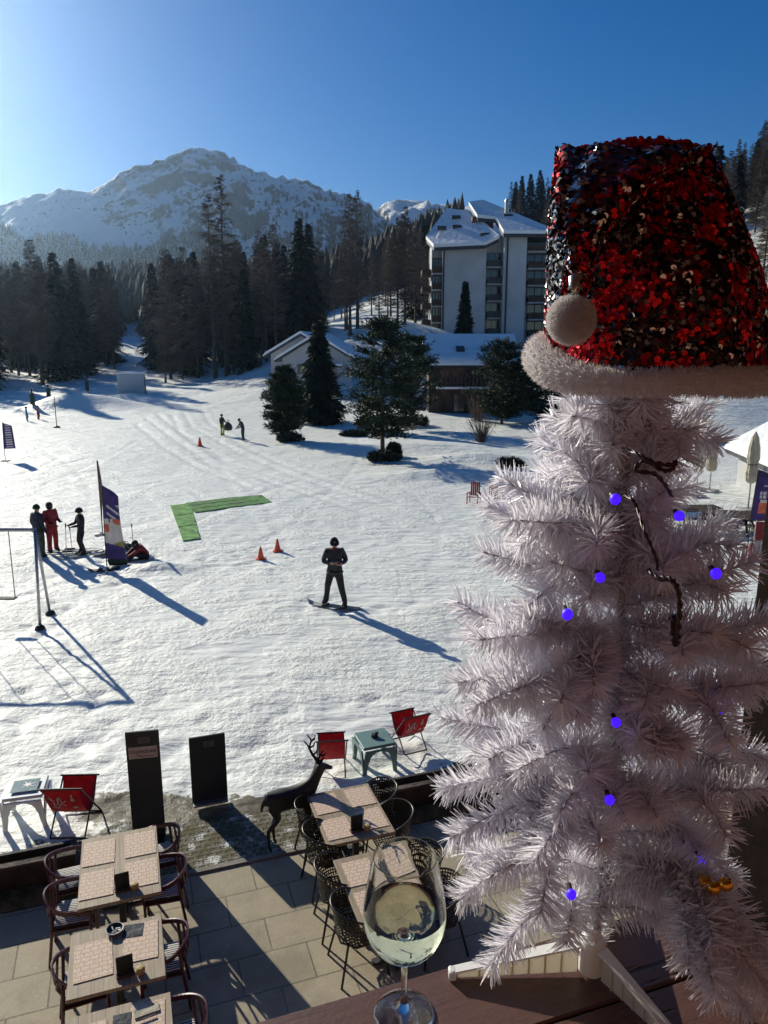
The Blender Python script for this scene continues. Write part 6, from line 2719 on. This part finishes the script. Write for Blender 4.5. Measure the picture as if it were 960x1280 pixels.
# trunk wrapped in needles
tr = [axis(.045 + .735 * i / 12) for i in range(13)]
nb = needles([tr], 3400, .026, .0016, 99)
o = np_obj('trunk', nb[0], nb[1], MATS['pvc_white'], parent=tree)
m = MB()
m.tube([axis(.02 + .78 * i / 8) for i in range(9)], .0065, 8)
m.build('trunk_pole', MATS['stem_wire'], o, smooth=True)
# stand
m = MB()
m.lathe([(.0, .006), (.0165, .006), (.0165, .05), (.015, .056), (.011, .058), (.010, .072), (.0, .072)], 20, cap=False)
m.build('stand_hub', MATS['stand_plastic_top'], tree, smooth=40)
lf = at(568, 1222, 1.008) - inv
rf = at(862, 1300, .885) - inv
for dv in (lf, rf, Vector((.10, .17, 0))):
    dv = Vector((dv.x, dv.y, 0))
    L_ = dv.length
    an = math.atan2(dv.y, dv.x)
    M = Matrix.Rotation(an, 4, 'Z')
    m = MB()
    m.prism([(.019, .004), (L_ - .004, .0015), (L_ - .004, .014), (.019, .049)], .0022, 0, M)
    lg = m.build('stand_leg', MATS['stand_plastic'], tree)
    m = MB()
    # top flange, sloping strip and end foot
    for (x0, z0, x1, z1, w0, w1) in ((.017, .050, L_, .0145, .017, .012),):
        m.add([(x0, -w0 / 2, z0 - .003), (x1, -w1 / 2, z1 - .003), (x1, w1 / 2, z1 - .003), (x0, w0 / 2, z0 - .003), (x0, -w0 / 2, z0), (x1, -w1 / 2, z1), (x1, w1 / 2, z1), (x0, w0 / 2, z0)],
              [(3, 2, 1, 0), (4, 5, 6, 7), (0, 1, 5, 4), (1, 2, 6, 5), (2, 3, 7, 6), (3, 0, 4, 7)], 0, M)
    m.bbox((L_ + .003, 0, .0075), (.010, .014, .015), .002, 0, M)
    m.build('flange', MATS['stand_plastic_top'], lg)
    m = MB()
    for q_ in range(1, 7):
        x = .019 + (L_ - .03) * q_ / 7
        hh_ = .045 - .033 * q_ / 7
        m.box((x, .0, .003 + hh_ / 2), (.0016, .0052, hh_), 0, M)
    m.build('ribs', MATS['stand_plastic'], lg)

# string of lights
mat('cable_dark', (.030, .008, .010), .4)
lb_ = bpy.data.materials.new('lamp_violet')
lb_.use_nodes = True
nt = lb_.node_tree
nt.nodes['Principled BSDF'].inputs['Base Color'].default_value = (.02, .01, .12, 1)
nt.nodes['Principled BSDF'].inputs['Emission Color'].default_value = (.045, .006, .9, 1)
nt.nodes['Principled BSDF'].inputs['Emission Strength'].default_value = 1.2
ls_ = thing('light_string', 'dark cable with small violet blue lamps wound through the white tree', 'string lights', tuple(inv))
m = MB()


def cable(pts, r_=.0017):
    P = [at(*p_) - inv for p_ in pts]
    out = []
    for i in range(len(P) - 1):
        p0, p1, p2, p3 = P[max(0, i - 1)], P[i], P[i + 1], P[min(len(P) - 1, i + 2)]
        for q_ in range(6):
            t_ = q_ / 6
            out.append(.5 * ((2 * p1) + (p2 - p0) * t_ + (2 * p0 - 5 * p1 + 4 * p2 - p3) * t_ ** 2 + (3 * p1 - p0 - 3 * p2 + p3) * t_ ** 3))
    out.append(P[-1])
    for s_ in (0, PI):                           # two twisted strands
        st_ = []
        for i, p_ in enumerate(out):
            a_ = i * .95 + s_
            st_.append(p_ + Vector((math.cos(a_), .6 * math.sin(a_), math.sin(a_))) * r_ * .62)
        m.tube(st_, r_ * .66, 6)


cable([(780, 560, .78), (795, 566, .74), (815, 577, .73), (835, 581, .73), (845, 577, .73), (840, 587, .73), (828, 588, .73), (806, 576, .735), (795, 588, .74), (818, 592, .75), (832, 606, .77), (840, 620, .80)], .0021)
cable([(778, 618, .79), (790, 624, .76), (797, 636, .76), (805, 662, .73), (813, 680, .73), (821, 700, .74), (822, 712, .76)], .0017)
cable([(810, 712, .75), (822, 722, .73), (838, 724, .72), (847, 735, .715), (850, 760, .715), (848, 785, .715), (847, 803, .715), (842, 803, .715), (844, 775, .72), (838, 772, .73)], .0026)
cable([(843, 770, .718), (841, 790, .718), (845, 800, .716)], .003)
wi = m.build('cable', MATS['cable_dark'], ls_, smooth=True)
for (px, py, dep) in [(769, 624, .725), (895, 717, .735), (709, 768, .715), (750, 722, .79), (849, 645, .80), (714, 1118, .79), (762, 1000, .82), (770, 903, .82), (900, 890, .86), (876, 1076, .93)]:
    c = at(px, py, dep) - inv
    m = MB()
    m.ell(c, (.0054, .0054, .0056), seg=12, rings=8)
    bl = m.build('lamp', lb_, ls_, smooth=True)
    m = MB()
    m.tube([c + Vector((0, .004, .001)), c + Vector((0, .012, .003))], .0028, 8)
    m.build('socket', MATS['cable_dark'], bl)

# small gold balls
mat('gold_ball', (.75, .38, .05), .18, .9)
for (px, py, dep, lab) in [(907, 1105, .85, 'small shiny gold ball nearest to the dark post'), (892, 1109, .855, 'middle one of the three gold balls in the white needles'), (882, 1102, .865, 'gold ball farthest from the dark post, deepest in the needles')]:
    c = at(px, py, dep)
    bb_ = thing('bauble', lab, 'bauble', tuple(c), 0, 'gold balls on the white tree')
    m = MB()
    m.ell((0, 0, 0), .0082, seg=20, rings=14)
    m.build('ball', MATS['gold_ball'], bb_, smooth=True)
    m = MB()
    m.tube([(0, 0, .0075), (0, 0, .011)], .0025, 8)
    m.tube([(0, 0, .011), (.002, 0, .016), (0, 0, .019), (-.002, 0, .016), (0, 0, .011)], .0005, 5)
    m.build('cap', MATS['metal_grey'], bb_)

# ------------------------------------------------------------------ the sequin hat
mat('hat_cloth', (.045, .004, .006), .8)
mat('sequin_red', (.60, .014, .022), .3, .85)
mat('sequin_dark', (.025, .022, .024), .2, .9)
mat('sequin_silver', (.62, .58, .54), .18, .95)
fur = mat('fur_white', (.74, .70, .70), .9, trans=.35, spec=.1)
hat = thing('santa_hat', 'red and silver sequin hat with white fur brim and pompom on the tree top', 'hat', (0, 0, 0))
D0 = .838
bc_ = at(824, 445, D0)                       # centre of the opening
tc_ = at(800, 195, D0 - .035)
brx, bry = .122, .105
tiltv = -.024                                # front of the brim hangs lower


def hat_pt(u, v):
    a = 2 * PI * u
    c = bc_.lerp(tc_, v) + Vector((.004 * math.sin(v * 3), 0, 0))
    rx = brx + (.0885 - brx) * v + .010 * math.sin(PI * v) * (1 if math.cos(a) < 0 else .4)
    ry = bry * (1 - v ** 1.7) + .022 * v ** 1.7
    wr = 1 + .022 * math.sin(5 * a + 6 * v) * (1 - v) + .012 * math.sin(11 * a + 3)
    p_ = c + Vector((rx * math.cos(a) * wr, ry * math.sin(a) * wr, 0))
    p_.z += (-tiltv * math.sin(a)) * (1 - v) + .012 * v * math.sin(PI * .5 * (1 + math.cos(a))) - (.022 * v if math.cos(a) > .7 else 0) * (math.cos(a) - .7) / .3
    return p_


def surf_obj(fn, nu, nv, m_, name, parent, closed_u=True, capv=True):
    V = [tuple(fn(i / nu, j / nv)) for j in range(nv + 1) for i in range(nu + (0 if closed_u else 1))]
    w_ = nu if closed_u else nu + 1
    F = [(j * w_ + i, j * w_ + (i + 1) % w_, (j + 1) * w_ + (i + 1) % w_, (j + 1) * w_ + i) for j in range(nv) for i in range(nu)]
    mb = MB()
    mb.v, mb.f, mb.m = V, F, [0] * len(F)
    if capv:
        mb.f.append(tuple(range(nv * w_, nv * w_ + w_)))
        mb.m.append(0)
    return mb.build(name, m_, parent, smooth=True)


crown_ = surf_obj(hat_pt, 48, 24, MATS['hat_cloth'], 'hat_body', hat)

# the tip folded over the front, down to the pompom
fl = [(791, 186, .772), (762, 213, .746), (742, 245, .730), (719, 293, .716), (716, 328, .706), (718, 352, .700), (716, 372, .696)]
flw = [.073, .049, .037, .022, .014, .011, .006]
flt = [.012, .018, .022, .022, .018, .012, .007]
FP = [at(*p_) for p_ in fl]


def flap_pt(u, v):
    s_ = v * (len(FP) - 1)
    i = min(int(s_), len(FP) - 2)
    t_ = s_ - i
    c = FP[i].lerp(FP[i + 1], t_)
    w_ = flw[i] + (flw[i + 1] - flw[i]) * t_
    th_ = flt[i] + (flt[i + 1] - flt[i]) * t_
    a = 2 * PI * u
    tg = (FP[i + 1] - FP[i]).normalized()
    sd_ = Vector((-1, .34, .10))
    x = math.copysign(abs(math.cos(a)) ** .8, math.cos(a))
    return c + sd_ * w_ * x + Vector((0, 1, 0)) * th_ * math.sin(a) + Vector((0, .02 * v * 0, .003 * math.sin(9 * a)))


flap = surf_obj(flap_pt, 32, 24, MATS['hat_cloth'], 'folded_tip', hat)


EDGE = [FP[i] - Vector((-1, .34, .10)).normalized() * flw[i] for i in range(len(FP))]
ez = [e_.z for e_ in EDGE][::-1]
ex = [e_.x for e_ in EDGE][::-1]


def ridge_pt(u, v):
    s_ = v * (len(EDGE) - 1)
    i = min(int(s_), len(EDGE) - 2)
    c = EDGE[i].lerp(EDGE[i + 1], s_ - i)
    a = 2 * PI * u
    r_ = .0058 * (1 - .45 * v)
    return c + Vector((math.cos(a) * r_, math.sin(a) * r_ - .006, .3 * r_ * math.cos(a)))


ridge = surf_obj(ridge_pt, 12, 30, MATS['hat_cloth'], 'fold_edge', hat)


def sequins(fn, n_, size, parent, seed, mode='body'):
    g = np.random.default_rng(seed)
    V, F, MI = [], [], []
    e = 1e-3
    for _ in range(n_):
        u, v = g.random(), g.random() ** .9
        p_ = Vector(fn(u, v))
        du = Vector(fn(min(u + e, 1), v)) - Vector(fn(max(u - e, 0), v))
        dv = Vector(fn(u, min(v + e, 1))) - Vector(fn(u, max(v - e, 0)))
        n3_ = du.cross(dv)
        if n3_.length < 1e-12:
            continue
        n3_.normalize()
        tt_ = dv.normalized()
        # each disc hangs from its upper edge and tilts at random
        n3_ = (n3_ + Vector(g.normal(0, .30, 3))).normalized()
        s_ = n3_.orthogonal().normalized()
        w_ = n3_.cross(s_)
        c = p_ + n3_ * .0014
        r_ = size * g.uniform(.85, 1.1)
        o_ = len(V)
        for k_ in range(8):
            q_ = 2 * PI * k_ / 8
            V.append(tuple(c + (s_ * math.cos(q_) + w_ * math.sin(q_)) * r_))
        F.append(tuple(range(o_, o_ + 8)))
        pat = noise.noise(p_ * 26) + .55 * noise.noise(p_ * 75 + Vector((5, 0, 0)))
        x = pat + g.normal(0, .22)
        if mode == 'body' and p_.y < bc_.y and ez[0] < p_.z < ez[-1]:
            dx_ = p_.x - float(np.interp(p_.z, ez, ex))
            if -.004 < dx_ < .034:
                x -= .62 * (1 - max(0, dx_) / .034)  # darker discs right of the fold paint its shadow on the body
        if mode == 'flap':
            x -= .16  # more dark and silver discs paint reflected sky on the flap
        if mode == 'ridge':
            x = g.choice([.5, .5, -.5])  # mostly bright discs paint a highlight line along the fold
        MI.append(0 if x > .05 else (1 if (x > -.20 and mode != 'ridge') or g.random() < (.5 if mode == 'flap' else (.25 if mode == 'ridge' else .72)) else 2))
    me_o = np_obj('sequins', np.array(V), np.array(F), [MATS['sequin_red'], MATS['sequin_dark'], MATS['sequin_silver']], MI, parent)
    return me_o


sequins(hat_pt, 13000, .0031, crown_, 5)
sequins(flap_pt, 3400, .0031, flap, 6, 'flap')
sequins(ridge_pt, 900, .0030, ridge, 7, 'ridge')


def fuzz(points, normals, ln, wd, seed):
    global rng
    keep = rng
    rng = np.random.default_rng(seed)
    D = unit(normals + rng.normal(0, .45, normals.shape))
    out = ribbons(points, D, ln * rng.uniform(.6, 1.2, len(points)), wd, bend=.3)
    rng = keep
    return out


# brim: thick fur roll following the opening
NB = 64
ring = []
for i in range(NB):
    a = 2 * PI * i / NB
    p_ = bc_ + Vector(((brx + .006) * math.cos(a), (bry + .006) * math.sin(a), -.004 - tiltv * math.sin(a)))
    # the left end sags and bulges as in the photo
    p_.z += .004 * math.sin(3 * a)
    ring.append(p_)
Vb, Nb = [], []
SG = 16
for i, c in enumerate(ring):
    a = 2 * PI * i / NB
    out_ = Vector((math.cos(a), math.sin(a), 0))
    bul = 1 + .62 * max(0, math.cos(a - PI)) ** 5 + .06 * math.sin(4 * a)
    for k_ in range(SG):
        q_ = 2 * PI * k_ / SG
        n_ = out_ * math.cos(q_) * .013 * bul + Vector((0, 0, 1)) * math.sin(q_) * .0118 * bul
        Vb.append(c + n_)
        Nb.append((out_ * math.cos(q_) / .013 + Vector((0, 0, 1)) * math.sin(q_) / .0135).normalized())
F = [(i * SG + k_, i * SG + (k_ + 1) % SG, ((i + 1) % NB) * SG + (k_ + 1) % SG, ((i + 1) % NB) * SG + k_) for i in range(NB) for k_ in range(SG)]
mb = MB()
mb.v, mb.f, mb.m = [tuple(p_) for p_ in Vb], F, [0] * len(F)
brim = mb.build('fur_brim', fur, hat, smooth=True)
Vb, Nb = np.array([tuple(p_) for p_ in Vb]), np.array([tuple(p_) for p_ in Nb])
g = np.random.default_rng(17)
fi = g.integers(0, len(F), 30000)
Fa = np.array(F)[fi]
wt_ = g.dirichlet((1, 1, 1, 1), 30000)
P = (Vb[Fa] * wt_[:, :, None]).sum(1)
Nn = unit((Nb[Fa] * wt_[:, :, None]).sum(1))
V, Q = fuzz(P, Nn, .0050, .0006, 18)
np_obj('fur_hairs', V, Q, fur, parent=brim)

# knotted tip above the pompom
mb = MB()
mb.tube([at(722, 338, .700), at(720, 350, .690), at(717, 366, .692), at(714, 378, .694)], [.004, .0075, .005, .004], 10)
mb.build('silver_knot', MATS['sequin_silver'], hat, smooth=True)
# pompom
pc = at(714, 400, .695)
pr = .0202
pm_ = MB()
pm_.ell((0, 0, 0), pr * .96, seg=28, rings=18)
pm_.v = [tuple(Vector(v) + pc) for v in pm_.v]
pom = pm_.build('pompom', fur, hat, smooth=True)
n_ = 16000
D = unit(g.normal(size=(n_, 3)))
V, Q = fuzz(np.array([tuple(pc)]) + D * pr * .95, D, .0042, .0005, 19)
np_obj('pompom_hairs', V, Q, fur, parent=pom)
